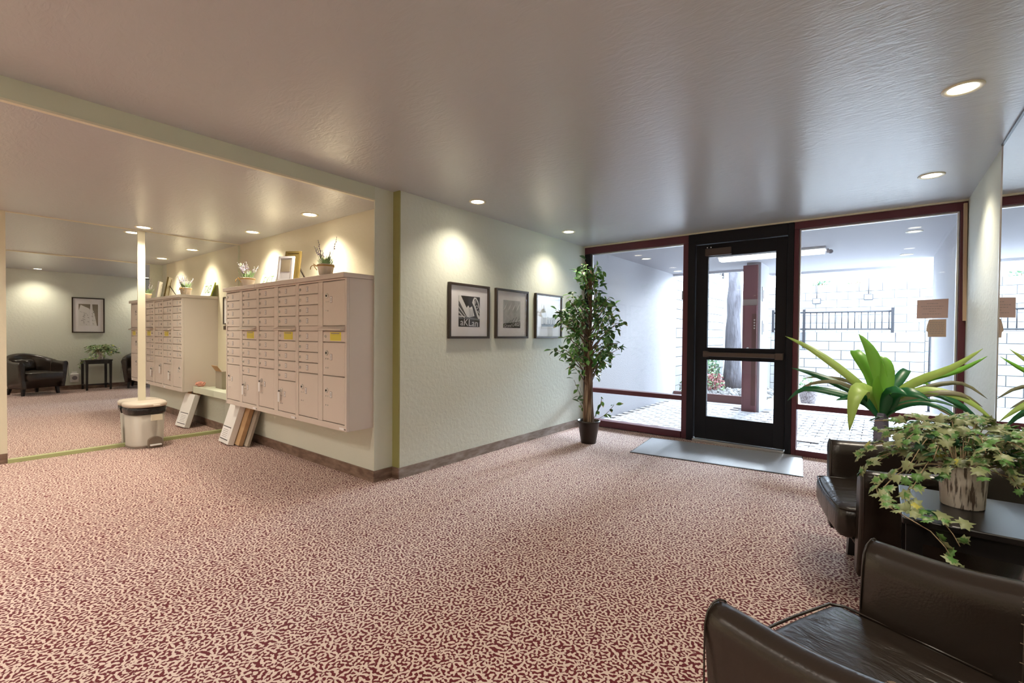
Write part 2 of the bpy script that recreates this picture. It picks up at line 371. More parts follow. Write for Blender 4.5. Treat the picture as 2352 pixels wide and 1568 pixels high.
box('pane', M['glass'], -1.574, -.883, Yw-.003, Yw+.003, 1.101, 2.149, parent=d1); box('pane', M['glass'], -1.574, -.883, Yw-.003, Yw+.003, .301, .957, parent=d1)
pb = B(); bx(pb, -1.600, -.800, Yw-.085, Yw-.050, 1.000, 1.050, .006); bx(pb, -1.606, -1.545, Yw-.075, Yw-.026, .990, 1.060, .006); bx(pb, -.868, -.790, Yw-.090, Yw-.026, .985, 1.058, .006)
obj('push_bar', pb, M['bronze'], d1)
box('closer', M['bronze'], -1.596, -1.318, Yw-.075, Yw-.026, 2.155, 2.236, parent=d1, bev=.005)
sc_ = B()
for x in (-1.585, -1.545): disc_y(sc_, x, Yw-.025, 2.258, .007, .004, 8)
obj('screw', sc_, M['alu'], d1)
box('strike_plate', M['grey'], -1.860, -1.846, Yw-.058, Yw-.051, 1.665, 1.765, parent=w1)
tag(box('wooden_strip', M['wood'], .560, .583, Yw-.085, Yw-.052, 1.385, 2.404, rot=RY(-.5)), 'narrow pale wooden strip fixed along the maroon window jamb', 'strip')

# two paper notices taped inside the right window
def notice(label, m, poly, lines, y):
    e = thing('paper_notice', label, 'notice', (0, 0, 0))
    bm = B(); a = [bm.verts.new((x, y, z)) for x, z in poly]; b = [bm.verts.new((x, y-.0012, z)) for x, z in poly]
    bm.faces.new(a); bm.faces.new(b[::-1])
    for k in range(len(poly)): bm.faces.new((a[k], a[(k+1) % len(poly)], b[(k+1) % len(poly)], b[k]))
    obj('sheet', bm, M[m], e)
    p = B()
    for x0, x1, z in lines:
        x = x0
        while x < x1:
            n = random.uniform(.008, .02); bx(p, x, min(x+n, x1), y-.0020, y-.0013, z-.0022, z+.0022); x += n+.004
    obj('print', p, M['greyink'], e, kind='stuff')
notice('pinkish printed notice taped high on the window beside the jamb', 'paper', [(.265, 1.410), (.477, 1.414), (.479, 1.586), (.267, 1.580)],
       [(.335, .410, 1.546), (.295, .445, 1.520), (.310, .435, 1.498), (.350, .395, 1.476), (.305, .430, 1.452)], Yw-.004)
notice('smaller tan notice with a torn edge taped below the pinkish one', 'tanp', [(.345, 1.242), (.468, 1.244), (.467, 1.404), (.352, 1.402), (.338, 1.345), (.333, 1.300), (.344, 1.285)],
       [(.355, .455, 1.375-.017*k) for k in range(7)], Yw-.004)

# ------------------------------------------------------------------ recessed lights
def spot(parent, loc, power, ang=126, blend=.95, col=WARM, r=.07):
    l = bpy.data.lights.new('downlight', 'SPOT'); l.energy = power; l.color = col; l.spot_size = R(ang); l.spot_blend = blend; l.shadow_soft_size = r
    o = bpy.data.objects.new('downlight', l); COL.objects.link(o); o.location = loc; o.parent = parent
def recessed_meshes(lm):
    bm = B(); lathe(bm, [(.056, .004), (.058, -.004), (.074, -.007), (.079, -.002), (.079, 0)], seg=32, cap0=False, cap1=False)
    r = to_mesh('trim_ring', bm, M['cream'])
    bm = B(); lathe(bm, [(.057, .002), (.057, -.002)], seg=32); return r, to_mesh('lens', bm, M[lm])
ring_me, lens_me = recessed_meshes('lens'); ring2_me, lens2_me = recessed_meshes('lensc')
def recessed(x, y, z, label, power, ang=126, porch=False, group=None, col=WARM):
    e = thing('recessed_light', label, 'ceiling light', (x, y, z), 0, group)
    link('trim_ring', ring2_me if porch else ring_me, e); link('lens', lens2_me if porch else lens_me, e)
    if power: spot(e, (0, 0, -.03), power, ang, col=col)
recessed(-2.888, 3.135, C, 'round recessed ceiling light above the leftmost framed photograph', LAMP_W)
recessed(-2.870, 4.685, C, 'round recessed ceiling light over the tall leafy potted tree', LAMP_W)
recessed(.296, 3.112, C, 'large round recessed ceiling light nearest the camera at upper right', LAMP_W)
recessed(.283, 4.640, C, 'round recessed ceiling light near the corner above the spiky potted plant', LAMP_W)
recessed(-4.180, 2.240, A, 'round recessed light in the alcove above the right mailbox unit', ALCOVE_W)
recessed(-5.420, 2.250, A, 'round recessed light in the alcove above the left mailbox unit', ALCOVE_W)
recessed(-6.130, 1.455, A, 'round recessed light above the bin, close to the mirror', ALCOVE_W)
recessed(.270, 1.400, C, 'recessed light above the chairs, seen only in the mirror', LAMP_W)
k = 0
REAR_FILL_AT = ('first one along the wall with the chairs', 'second one along the wall with the chairs', 'nearest one beside the dropped alcove ceiling', 'second one beside the dropped alcove ceiling',
           'in the middle towards the back wall', 'in the back corner by the alcove', 'in the back corner by the chair wall')
LOW_FILL_AT = ('nearest, beside the fascia', 'second, beside the fascia', 'nearest, beside the left wall', 'second, beside the left wall', 'rearmost, by the back wall')
for x, y in ((.27, -.2), (.27, -1.8), (-2.88, -.2), (-2.88, -1.8), (-1.3, -3.2), (-2.9, -3.8), (.2, -3.8)):  # unseen lamps added behind the camera to fill the room with light
    k += 1
    recessed(x, y, C, 'added fill light in the ceiling behind the camera, ' + REAR_FILL_AT[k-1], REAR_FILL_W, 150, col=(1, .91, .80), group='added fill lights behind the camera')
for x, y in ((-4.6, -.4), (-4.6, -2.2), (-6.0, -.4), (-6.0, -2.2), (-5.2, -3.8)):  # more unseen fill lamps, added in the lower ceiling
    k += 1
    recessed(x, y, A, 'added fill light in the lower ceiling behind the camera, ' + LOW_FILL_AT[k-8], REAR_FILL_W*1.0, 150, col=(1, .91, .80), group='added lower fill lights behind the camera')

# ------------------------------------------------------------------ framed photographs
def photo_frame(label, w_, h_, pw, ph, pz, loc, rz, art):
    """local x along the wall, -y out of the wall, z up, origin at the frame's bottom centre on the wall"""
    e = thing('framed_photograph', label, 'picture', loc, rz)
    f = B(); t = .022; d = .032
    for a in ((-w_/2, -w_/2+t, 0, h_), (w_/2-t, w_/2, 0, h_), (-w_/2+t, w_/2-t, 0, t), (-w_/2+t, w_/2-t, h_-t, h_)): bx(f, a[0], a[1], -d, 0, a[2], a[3], .002)
    obj('frame', f, M['frame'], e)
    mt = B(); bx(mt, -w_/2+t, w_/2-t, -.012, -.006, t, h_-t); obj('mount', mt, M['matb'], e)
    ph_ = B(); bx(ph_, -pw/2, pw/2, -.0135, -.0121, pz, pz+ph); p = obj('print', ph_, M['photo1'] if art == 2 else M['photo2'], e)
    art_fns[art](p, pw, ph, pz)
    g = B(); bx(g, -w_/2+t, w_/2-t, -.024, -.022, t, h_-t); obj('glazing', g, M['glassp'], e)
    return e
def flat(p, name, m, poly, y):
    """thin printed shape, poly in (x,z)"""
    bm = B(); bm.faces.new([bm.verts.new((x, y, z)) for x, z in poly]); return obj(name, bm, m, p)
def lettering(p, body, size, m, x, y, z, roll=0, shear=0, sx=1):
    me = text_mesh(body, size, .0002, shear, sx); me.materials.append(M[m])
    me.transform(Matrix.Translation((x, y, z)) @ Matrix.Rotation(R(roll), 4, 'Y') @ Matrix.Rotation(R(90), 4, 'X'))
    return link('lettering', me, p)
def art1(p, w_, h_, z):
    y = -.0138; X = lambda u: -w_/2+u*w_; Z = lambda v: z+v*h_
    q = lambda *pts: [(X(u), Z(v)) for u, v in pts]
    flat(p, 'building_image', M['photo3'], q((0, 1), (.10, 1), (.36, .62), (.44, .70), (.50, .62), (.62, .68), (.74, .36), (.46, .30), (.40, .30), (0, .84)), y)
    flat(p, 'canopy_image', M['photo4'], q((0, .80), (.38, .32), (.42, .26), (0, .26)), y)
    for a in range(5):
        flat(p, 'stripe_image', M['photo3'] if a % 2 else M['photo2'], q((0, .74-.08*a), (.36-.03*a, .36-.02*a), (.36-.03*a, .33-.02*a), (0, .70-.08*a)), y-.0002)
    for a in range(4): flat(p, 'rib_image', M['photo4'], q((.46+.06*a, .62-.02*a), (.475+.06*a, .62-.02*a), (.52+.05*a, .32), (.50+.05*a, .32)), y-.0002)
    flat(p, 'sign_image', M['photo3'], q((.66, .90), (.72, .98), (.82, .97), (.92, .85), (1, .60), (1, .24), (.96, .22), (.86, .36), (.72, .66), (.62, .80)), y-.0003)
    flat(p, 'sign_face_image', M['photo2'], q((.72, .90), (.80, .93), (.88, .82), (.99, .56), (.99, .34), (.90, .44), (.76, .72)), y-.0005)
    lettering(p, 'F', .055, 'photo3', X(.79), y-.0008, Z(.82), -14); lettering(p, 'O', .055, 'photo3', X(.85), y-.0008, Z(.65), -14); lettering(p, 'X', .055, 'photo3', X(.92), y-.0008, Z(.49), -14)
    flat(p, 'marquee_edge_image', M['photo3'], q((0, .36), (.28, .34), (.28, .31), (0, .32)), y-.0004); flat(p, 'marquee_edge_image', M['photo4'], q((.30, .33), (1, .27), (1, .22), (.30, .26)), y-.0004)
    lettering(p, 'aKLan', .095, 'photo3', X(.50), y-.0006, Z(.125), 2, 0, 1.08)
def art2(p, w_, h_, z):
    y = -.0138; X = lambda u: -w_/2+u*w_; Z = lambda v: z+v*h_
    q = lambda *pts: [(X(u), Z(v)) for u, v in pts]
    flat(p, 'roof_image', M['photo2'], q((0, 0), (1, 0), (1, .24), (0, .15)), y)
    for u, v in ((.08, .20), (.24, .28), (.40, .36), (.56, .40), (.72, .36)): flat(p, 'fin_image', M['photo4'], q((u, .15), (u+.05, .17), (u+.24, v), (u+.20, v)), y-.0002)
    for u in (.1, .35, .6, .85): flat(p, 'cloud_image', M['photo3'], q((u-.1, .62), (u, .70), (u+.12, .92), (u+.02, .80)), y-.0001)
    lettering(p, 'Grand', .052, 'photo3', X(.24), y-.0004, Z(.075), -2, .35); lettering(p, 'LAKE', .058, 'photo3', X(.73), y-.0004, Z(.125), -3, .35)
def art3(p, w_, h_, z):
    y = -.0138; X = lambda u: -w_/2+u*w_; Z = lambda v: z+v*h_
    q = lambda *pts: [(X(u), Z(v)) for u, v in pts]
    flat(p, 'sky_image', M['photo3'], q((0, .18), (1, .18), (1, 1), (0, 1)), y)
    flat(p, 'sign_image', M['photo1'], q((.05, .72), (.25, .72), (.34, .60), (.30, .18), (.08, .18)), y-.0002); flat(p, 'spire_image', M['photo1'], q((.04, .72), (.15, .97), (.28, .72)), y-.0002)
    flat(p, 'blocks_image', M['photo1'], q((.34, .18), (1, .18), (1, .46), (.86, .50), (.62, .44), (.40, .50)), y-.0002)
    for u in (.45, .6, .78): flat(p, 'shade_image', M['photo4'], q((u, .20), (u+.06, .20), (u+.04, .38), (u, .36)), y-.0003)
    for u in (.1, .45, .7): flat(p, 'car_image', M['photo2'], q((u, .13), (u+.2, .13), (u+.16, .20), (u+.04, .20)), y-.0003)
    flat(p, 'street_image', M['photo3'], q((0, 0), (1, 0), (1, .09), (0, .09)), y-.0003)
def art4(p, w_, h_, z):
    y = -.0138; X = lambda u: -w_/2+u*w_; Z = lambda v: z+v*h_
    q = lambda *pts: [(X(u), Z(v)) for u, v in pts]
    flat(p, 'sky_image', M['pic'], q((0, 0), (1, 0), (1, 1), (0, 1)), y)
    flat(p, 'tower_image', M['photo3'], q((.06, 0), (.20, .62), (.28, .74), (.30, 1), (.40, 1), (.42, .74), (.46, .80), (.90, .96), (1, .70), (1, 0)), y-.0002)
    flat(p, 'fin_image', M['matb'], q((.31, .02), (.41, .02), (.40, 1), (.33, 1)), y-.0004)
    rr = random.Random(3)
    for i in range(34):
        u = rr.choice((rr.uniform(.12, .28), rr.uniform(.44, .90))); v = rr.uniform(.03, .62); s = rr.uniform(.03, .08)
        flat(p, 'ornament_image', M['photo2'] if i % 2 else M['photo4'], q((u, v), (u+s, v+.03), (u+s*1.2, v+.055), (u+.01, v+.02)), y-.0006)
art_fns = {1: art1, 2: art2, 3: art3, 4: art4}
photo_frame('framed black and white photograph with large lettering aKLan, leftmost of three', .572, .532, .30, .30, .115, (Xa+.001, 3.338, 1.190), R(90), 1)
photo_frame('framed pale photograph of a low rooftop sign, middle of three', .572, .532, .30, .30, .115, (Xa+.001, 4.014, 1.190), R(90), 2)
photo_frame('framed photograph half hidden behind the leafy potted tree', .572, .532, .30, .30, .115, (Xa+.001, 4.735, 1.190), R(90), 3)
photo_frame('framed photograph of a carved tower seen in the mirror above the side table', .526, .745, .31, .46, .150, (Xr-.001, 2.192, 1.190), R(-90), 4)

# ------------------------------------------------------------------ mailboxes
def door_meshes():
    d = {}
    for k, w_, h_ in (('s', .322, .0845), ('p', .322, .372), ('t', .322, .352), ('m', .322, .270), ('n', .322, .362), ('q', .322, .280)):
        bm = B(); bx(bm, 0, w_, -.012, 0, 0, h_, .0025, 2); d[k] = (to_mesh('door', bm, M['mailbox']), h_)
    bm = B(); disc_y(bm, .022, -.012, .042, .0125, .007, 14); bx(bm, .0205, .0235, -.0198, -.019, .036, .048, mi=1); d['lock'] = to_mesh('lock', bm, [M['chrome'], M['hole']])
    bm = B(); bx(bm, .128, .160, -.0132, -.0118, .022, .064); bx(bm, .132, .156, -.0138, -.0131, .027, .059, mi=1); bx(bm, .1405, .1475, -.0142, -.0137, .032, .054, mi=2)
    d['tag'] = to_mesh('number_tag', bm, [M['greyink'], M['sticker'], M['greyink']])
    bm = B(); disc_y(bm, .060, -.012, 0, .021, .006, 18); disc_y(bm, .060, -.018, 0, .008, .005, 12, 1)
    rv = B(); disc_y(rv, .060, -.012, 0, .006, .003, 8); d['rivet'] = to_mesh('rivet', rv, M['chrome'])
    d['plock'] = to_mesh('lock', bm, [M['chrome'], M['hole']])
    bm = B(); bx(bm, .108, .138, -.0132, -.0118, -.058, -.006); bx(bm, .112, .134, -.0138, -.0131, -.054, -.010, mi=1); bx(bm, .120, .126, -.0142, -.0137, -.046, -.018, mi=2)
    d['ptag'] = to_mesh('number_tag', bm, [M['greyink'], M['sticker'], M['greyink']])
    bm = B(); disc_y(bm, .060, -.018, 0, .012, .012, 10); bx(bm, .035, .066, -.032, -.029, -.012, -.002, mi=2); bx(bm, .028, .064, -.034, -.030, -.110, -.018, .003, mi=1)
    d['key'] = to_mesh('key', bm, [M['chrome'], M['sticker'], M['hole']])
    bm = B()
    prof = [(-.002, .034), (-.052, .008), (-.052, 0), (-.044, -.004), (-.002, .006)]
    a = [bm.verts.new((-.02, y, z)) for y, z in prof]; b = [bm.verts.new((.330, y, z)) for y, z in prof]
    bm.faces.new(a); bm.faces.new(b[::-1])
    for k in range(5): bm.faces.new((a[k], a[(k+1) % 5], b[(k+1) % 5], b[k]))
    d['hood'] = to_mesh('mail_slot_hood', bm, M['mailbox'])
    bm = B(); bx(bm, .112, .270, -.0135, -.0118, .010, .078)
    bx(bm, .124, .250, -.0142, -.0134, .064, .072, mi=1)
    for i in range(5): bx(bm, .122, .262, -.0142, -.0134, .018+.009*i, .0195+.009*i, mi=1)
    d['ylabel'] = to_mesh('yellow_label', bm, [M['yellow'], M['greyink']])
    bm = B(); disc_y(bm, .040, -.012, .044, .012, .006, 12); bx(bm, .0385, .0415, -.0186, -.0178, .038, .050, mi=1)
    d['olock'] = to_mesh('lock', bm, [M['chrome'], M['hole']])
    return d
DM = door_meshes()
def mail_door(unit, kind, x, z0, h=None, lock='lock', tagn='tag', key=False):
    me, hh = DM[kind]
    o = link('door', me, unit); o.location = (x, 0, z0)
    if h: o.scale = (1, 1, h/hh)
    def sub(k, z):
        s = link(DM[k].name.split('.')[0], DM[k], o); s.location = (0, 0, z)
        if h: s.scale = (1, 1, hh/h); s.location.z = z*hh/h
        return s
    if kind == 's':
        if lock: sub(lock, 0)
        if tagn: sub(tagn, 0)
    else:
        s = (h or hh)*.68
        if lock:
            sub('plock', s)
            for dx, dz in ((-.015, -.048), (.015, -.048), (-.015, -.122), (.015, -.122)): sub('rivet', s+dz).location.x = dx
        if tagn: sub('ptag', s)
        if key: sub('key', s)
    return o
ROW = .0915; ZT = 1.657
def mailbox(x0, x1, label, kind):
    """x0..x1 world span; origin at the front bottom left corner"""
    W = x1-x0
    e = thing('mailbox_unit', label, 'mailbox', (x0, Yb, 0), 0, 'mailbox units on the alcove wall')
    zb, zt = .452, 1.672
    b = B()
    bx(b, 0, W, .010, Yu-Yb-.001, zb, zt)                              # body
    cl, cr = .030, W-.030-.322
    for a in ((0, .026, zb, zt), (W-.026, W, zb, zt), (cl+.326, cr-.004, .5005, 1.6595)): bx(b, a[0], a[1], -.014, .0095, a[2], a[3], .002)
    bx(b, .0265, W-.0265, -.014, .0095, zb, .500, .002); bx(b, .0265, W-.0265, -.014, .0095, 1.660, zt, .002)
    obj('cabinet', b, M['mailbox'], e)
    c = B(); bx(c, -.002 if x0 > -5.6 else -.012, W-.001, -.042, Yu-Yb-.001, 1.674, 1.712, .004); obj('top_cap', c, M['mailbox'], e)
    def col(x, spec):
        z = ZT
        for s in spec:
            if s[0] == 's':
                for i in range(s[1]): mail_door(e, 's', x, z-ROW+.0035); z -= ROW
            elif s[0] == 'gap':
                g = B(); bx(g, x, x+.322, -.006, .009, z-.038, z-.001); obj('blank_panel', g, M['mailbox'], e); z -= .041
            elif s[0] == 'hood':
                g = B(); bx(g, x, x+.322, -.006, .009, z-.038, z-.001); obj('blank_panel', g, M['mailbox'], e)
                h = link('mail_slot_hood', DM['hood'], e); h.location = (x, -.004, z-.034); z -= .041
            elif s[0] == 'out':
                o = mail_door(e, 's', x, z-ROW+.0035, None, None, None)
                l = link('yellow_label', DM['ylabel'], o); l = link('lock', DM['olock'], o); z -= ROW
            elif s[0] == 'p':
                h = z-.503 if s[1] is None else s[1]
                mail_door(e, 'p', x, z-h+.0035, h-.0070, True, True, len(s) > 2); z -= h
    if kind == 3:
        col(cl, (('s', 4), ('gap',), ('s', 4), ('p', None))); col(cr, (('p', .366), ('hood',), ('out',), ('p', .275), ('p', None)))
    else:
        k = (('p', None, 1),)
        col(cl, (('s', 4), ('gap',), ('s', 4)) + (k if kind == 2 else (('p', None),))); col(cr, (('s', 4), ('hood',), ('out',), ('s', 4)) + k)
    s = B(); bx(s, W-.10, W-.035, -.0155, -.0139, .462, .480); bx(s, W-.032, W-.012, -.0155, -.0139, .466, .472, mi=1); obj('maker_label', s, [M['sticker'], M['ink']], e)
    return e
mailbox(-5.638, -4.862, 'leftmost beige mailbox unit, beside the mirror, key in one lower door', 1)
mailbox(-4.860, -4.071, 'middle beige mailbox unit with keys hanging in both lower doors', 2)
mailbox(-4.069, -3.286, 'rightmost beige mailbox unit with one tall door column and parcel lockers', 3)

# ------------------------------------------------------------------ things standing on the mailboxes
ZC = 1.7125
def lavender(label, loc, flowers, seed, tall):
    rr = random.Random(seed); e = thing('potted_lavender', label, 'potted plant', loc)
    p = B(); lathe(p, [(.050, 0), (.066, .085), (.070, .088), (.070, .108), (.064, .108), (.060, .092)], seg=24, cap1=False); obj('pot', p, M['terra'], e)
    s = B(); lathe(s, [(.060, .090), (.060, .093)], seg=20); obj('soil', s, M['soil'], e)
    t = B(); lathe(t, [(.0705, .088), (.0725, .094), (.0705, .100)], seg=24, cap0=False, cap1=False)
    for a in (-.6, .6): tube(t, [(-.055, -.05, .094), (-.075+.02*a, -.075, .105+.01*a), (-.085, -.07+.03*a, .085), (-.07, -.07+.05*a, .062)], .0035, 6)
    obj('twine_bow', t, M['twine'], e)
    g = B()
    for i in range(70):
        a = rr.uniform(0, 6.28); r0 = rr.uniform(0, .05); l = rr.uniform(.05, .11); lean = rr.uniform(.2, .8)
        p0 = Vector((r0*math.cos(a), r0*math.sin(a), .093)); p1 = p0+Vector((lean*l*math.cos(a), lean*l*math.sin(a), l))
        n = Vector((-math.sin(a), math.cos(a), 0))*.0045; m_ = (p0+p1)/2
        g.faces.new([g.verts.new(v) for v in (p0, m_+n, p1, m_-n)])
    obj('foliage', g, M['sage'], e, kind='stuff')
    for i in range(flowers):
        a = rr.uniform(0, 6.28); l = rr.uniform(.10, tall); lean = rr.uniform(.1, .55)
        p0 = Vector((.03*math.cos(a), .03*math.sin(a), .093)); d = Vector((lean*math.cos(a), lean*math.sin(a), 1)).normalized()
        b = B(); p1 = p0+d*l; tube(b, [p0, p0+d*l*.5, p1], .0016, 5)
        for q in range(6):
            c = p0+d*(l*.62+q*l*.08); off = d.orthogonal().normalized()
            off.rotate(Euler((0, 0, q*2.1))); s_ = .0075*(1-.09*q)
            bmesh.ops.create_icosphere(b, subdivisions=1, radius=s_, matrix=Matrix.Translation(c+off*.004))
        for f in b.faces: f.material_index = 1 if len(f.verts) == 3 else 0
        obj('flower_stem', b, [M['stem'], M['lav']], e)
    return e
lavender('small pot of bushy lilac lavender on the left mailbox unit', (-5.378, 2.186, ZC), 16, 11, .19)
lavender('small pot of sparse tall lavender on the right mailbox unit', (-3.745, 2.150, ZC), 8, 5, .26)
def stand_frame(label, loc, rz, w_, h_, t, m, tilt, picz=None, leg=False):
    e = thing('photo_frame', label, 'photo frame', loc, rz); rt = RX(-tilt)
    b = B()
    for a in ((-w_/2, -w_/2+t, 0, h_), (w_/2-t, w_/2, 0, h_), (-w_/2+t, w_/2-t, 0, t), (-w_/2+t, w_/2-t, h_-t, h_)): bx(b, a[0], a[1], -.010, .010, a[2], a[3], .002, rot=rt, piv=(0, 0, 0))
    obj('frame', b, M[m], e)
    b = B(); bx(b, -w_/2+t, w_/2-t, -.004, .006, t, h_-t, rot=rt, piv=(0, 0, 0)); obj('mount', b, M['silver' if m == 'silver' else 'gold'], e)
    if picz: b = B(); bx(b, -w_/2+t*1.6, w_/2-t*1.6, -.0065, -.0041, picz, h_-t*1.5, rot=rt, piv=(0, 0, 0)); obj('snapshot', b, M['pic'], e)
    if leg: b = B(); hh = h_*.6; bx(b, -.012, .012, -.003, .003, 0, hh*1.16, rot=RX(30), piv=(0, 0, 0)); o = obj('easel_leg', b, M['frame'], e); o.rotation_euler = (0, 0, R(-28)); o.location = (.098, math.sin(R(tilt))*hh+math.sin(R(30))*hh*.95+.012, .002)
    return e
stand_frame('silver photo frame leaning in front of the taller gold one', (-4.420, 2.120, ZC+.003), R(28), .165, .245, .022, 'silver', 9, .095)
stand_frame('taller tarnished gold frame on an easel leg, behind the silver frame', (-4.475, 2.205, ZC+.003), R(30), .165, .315, .022, 'gold', 10, None, True)
e = thing('exit_sign', 'white EXIT sign with olive edges leaning on the alcove wall', 'sign', (-5.440, 2.395, ZC+.001), R(0))
b = B(); bx(b, -.190, .190, 0, .014, 0, .200, .002, rot=RX(-17), piv=(0, 0, 0)); obj('panel', b, M['exitg'], e)
b = B(); bx(b, -.184, .184, -.0025, -.0002, .006, .194, rot=RX(-17), piv=(0, 0, 0)); obj('face', b, M['exitw'], e)
me = text_mesh('EXIT', .165, .0012, 0, .72); me.materials.append(M['exitl'])
me.transform(Matrix.Rotation(R(-17), 4, 'X') @ Matrix.Translation((0, -.0042, .100)) @ Matrix.Rotation(R(90), 4, 'X')); link('lettering', me, e)

# ------------------------------------------------------------------ shelf, boxes, framed notice beside the mailboxes
e = thing('wall_shelf', 'pale green shelf between the mirror and the left mailbox unit', 'shelf', (0, 0, 0))
b = B(); bx(b, Xm+.002, -5.652, 2.182, Yk-.001, .440, .520, .003); obj('front_board', b, M['trimg'], e)
b = B(); bx(b, Xm+.002, -5.652, Yk, Yu-.001, .470, .500, .002); obj('top_board', b, M['trimg'], e)
e = thing('carton', 'grey open carton with an orange flap on the pale shelf', 'box', (-6.04, 2.40, .501))
b = B(); bx(b, -.10, .10, -.055, .055, 0, .23, .003); obj('body', b, M['kraft'], e)
b = B(); bx(b, -.09, .09, -.003, .003, 0, .09, rot=RX(35), piv=(0, 0, 0)); o = obj('flap', b, M['carton'], e); o.location = (0, -.054, .229)
b = B(); bmesh.ops.create_icosphere(b, subdivisions=3, radius=.06)
for v in b.verts: v.co *= random.uniform(.75, 1.15); v.co.z *= .55
o = obj('crumpled_tissue', b, M['pink'], None); o.location = (-5.735, 2.24, .553); tag(o, 'crumpled pink tissue lying at the shelf end by the mailboxes', 'tissue')
e = thing('framed_notice', 'small dark framed notice hung in the alcove corner, seen in the mirror', 'picture', (-5.97, Yu-.001, 1.263))
b = B()
for a in ((-.11, -.095, .07, .43), (.095, .11, .07, .43), (-.095, .095, .07, .085), (-.095, .095, .415, .43)): bx(b, a[0], a[1], -.02, 0, a[2], a[3])
obj('frame', b, M['frame'], e)
b = B(); bx(b, -.095, .095, -.010, -.004, .085, .415); obj('sheet', b, M['sticker'], e)
b = B(); bx(b, -.11, .11, -.014, 0, 0, .05, .002); obj('plaque', b, M['frame'], e)
# parcels leaning on the knee wall
def parcel(label, x, yb, w_, t, h_, m, tilt, rz=0, labelled=False, cat='parcel'):
    e = thing('parcel', label, cat, (x, yb, .0015), R(rz)); rt = RX(-tilt)       # pivots on its back bottom edge
    b = B(); bx(b, -w_/2, w_/2, -t, 0, 0, h_, .002, rot=rt, piv=(0, 0, 0)); obj('carton', b, M[m], e)
    if labelled:
        b = B()
        bx(b, -w_*.40, w_*.30, -t-.0018, -t-.0002, h_*.10, h_*.40, rot=rt, piv=(0, 0, 0))
        for z in (.085, .40): bx(b, -w_*.44, w_*.34, -t-.0026, -t-.0004, h_*z, h_*z+.008, rot=rt, piv=(0, 0, 0), mi=1)
        for i in range(5): bx(b, -w_*.32, w_*.18, -t-.0024, -t-.0004, h_*(.15+.045*i), h_*(.16+.045*i), rot=rt, piv=(0, 0, 0), mi=2)
        obj('shipping_label', b, [M['sticker'], M['ink'], M['greyink']], e)
    else:
        b = B(); bx(b, -w_*.07, w_*.07, -t-.0012, -t-.0002, 0, h_, rot=rt, piv=(0, 0, 0)); obj('tape', b, M['carton' if m != 'carton' else 'kraft'], e)
parcel('white flat parcel with a shipping label, leaning at the front', -5.640, 2.091, .300, .060, .425, 'wbox', 17, -3, True)
parcel('brown cardboard parcel with tape leaning behind the white one', -5.520, 2.138, .300, .045, .440, 'carton', 17, -3)
parcel('thin worn grey cardboard leaning rearmost, against the wall', -5.430, 2.170, .300, .028, .430, 'kraft', 17, -3)

# ------------------------------------------------------------------ pedal bin
def bin_outline(w_, d, n=10, off=0):
    """flat back at +y=0, D-shaped front towards -y; local x along the wall"""
    r = d*.86; pts = [(w_/2+off, off*.3), (w_/2+off, -(d-r)*.4)]
    for k in range(n+1):
        a = -math.pi*k/n
        ex = math.copysign(abs(math.cos(a))**.62, math.cos(a)); ey = -abs(math.sin(a))**.75
        pts.append(((w_/2+off)*ex, -(d-r)*.4+(r+off)*ey))
    pts += [(-w_/2-off, off*.3)]
    out = []
    for p in pts:
        if not out or (abs(out[-1][0]-p[0])+abs(out[-1][1]-p[1])) > 1e-4: out.append(p)
    return out
e = thing('pedal_bin', 'beige pedal bin with a black liner standing against the mirror', 'bin', (-6.305, 1.487, 0), R(90))
def loft(b, rings, cap0=True, cap1=True, mi=0):
    rs = [[b.verts.new(p) for p in r] for r in rings]; n = len(rs[0])
    for a, c in zip(rs, rs[1:]):
        for k in range(n): f = b.faces.new((a[k], a[(k+1) % n], c[(k+1) % n], c[k])); f.smooth = True; f.material_index = mi
    if cap0: b.faces.new(rs[0][::-1]).material_index = mi
    if cap1: b.faces.new(rs[-1]).material_index = mi
ol = lambda w_, d, z, off=0: [(x, y, z) for x, y in bin_outline(w_, d, 12, off)]
b = B(); loft(b, [ol(.315, .262, .012), ol(.320, .267, .030), ol(.311, .260, .036), ol(.338, .286, .43)]); obj('body', b, M['binp'], e)
b = B(); loft(b, [ol(.338, .286, .355, .003), ol(.342, .291, .38, .009), ol(.344, .293, .41, .011), ol(.341, .290, .432, .004)]); obj('liner', b, M['bag'], e)
b = B(); loft(b, [ol(.352, .303, .434, .008), ol(.352, .303, .462, .010), ol(.345, .296, .474, .004), ol(.315, .265, .480, 0)]); obj('lid', b, M['lidp'], e)
b = B(); bx(b, .010, .075, -.332, -.306, .440, .462, .006); obj('lid_latch', b, M['lidp'], e)
b = B(); bx(b, .000, .098, -.292, -.270, .290, .352, .002); obj('label', b, M['cream'], e)
b = B()
arch = [(-.022, .002), (.100, .002), (.100, .075)]+[(.039+.061*math.cos(a*math.pi/8), .075+.042*math.sin(a*math.pi/8)) for a in range(1, 8)]+[(-.022, .075)]
va = [b.verts.new((x, -.285, z)) for x, z in arch]; vb = [b.verts.new((x, -.215, z)) for x, z in arch]
b.faces.new(va); b.faces.new(vb[::-1])
for k in range(len(arch)): b.faces.new((va[k], va[(k+1) % len(arch)], vb[(k+1) % len(arch)], vb[k]))
obj('pedal_recess', b, M['recess'], e)
b = B(); bx(b, -.012, .088, -.315, -.230, .026, .040, .004); obj('pedal', b, M['white'], e)
b = B(); loft(b, [ol(.31, .257, .0), ol(.31, .257, .0125)]); obj('foot', b, M['binp'], e)

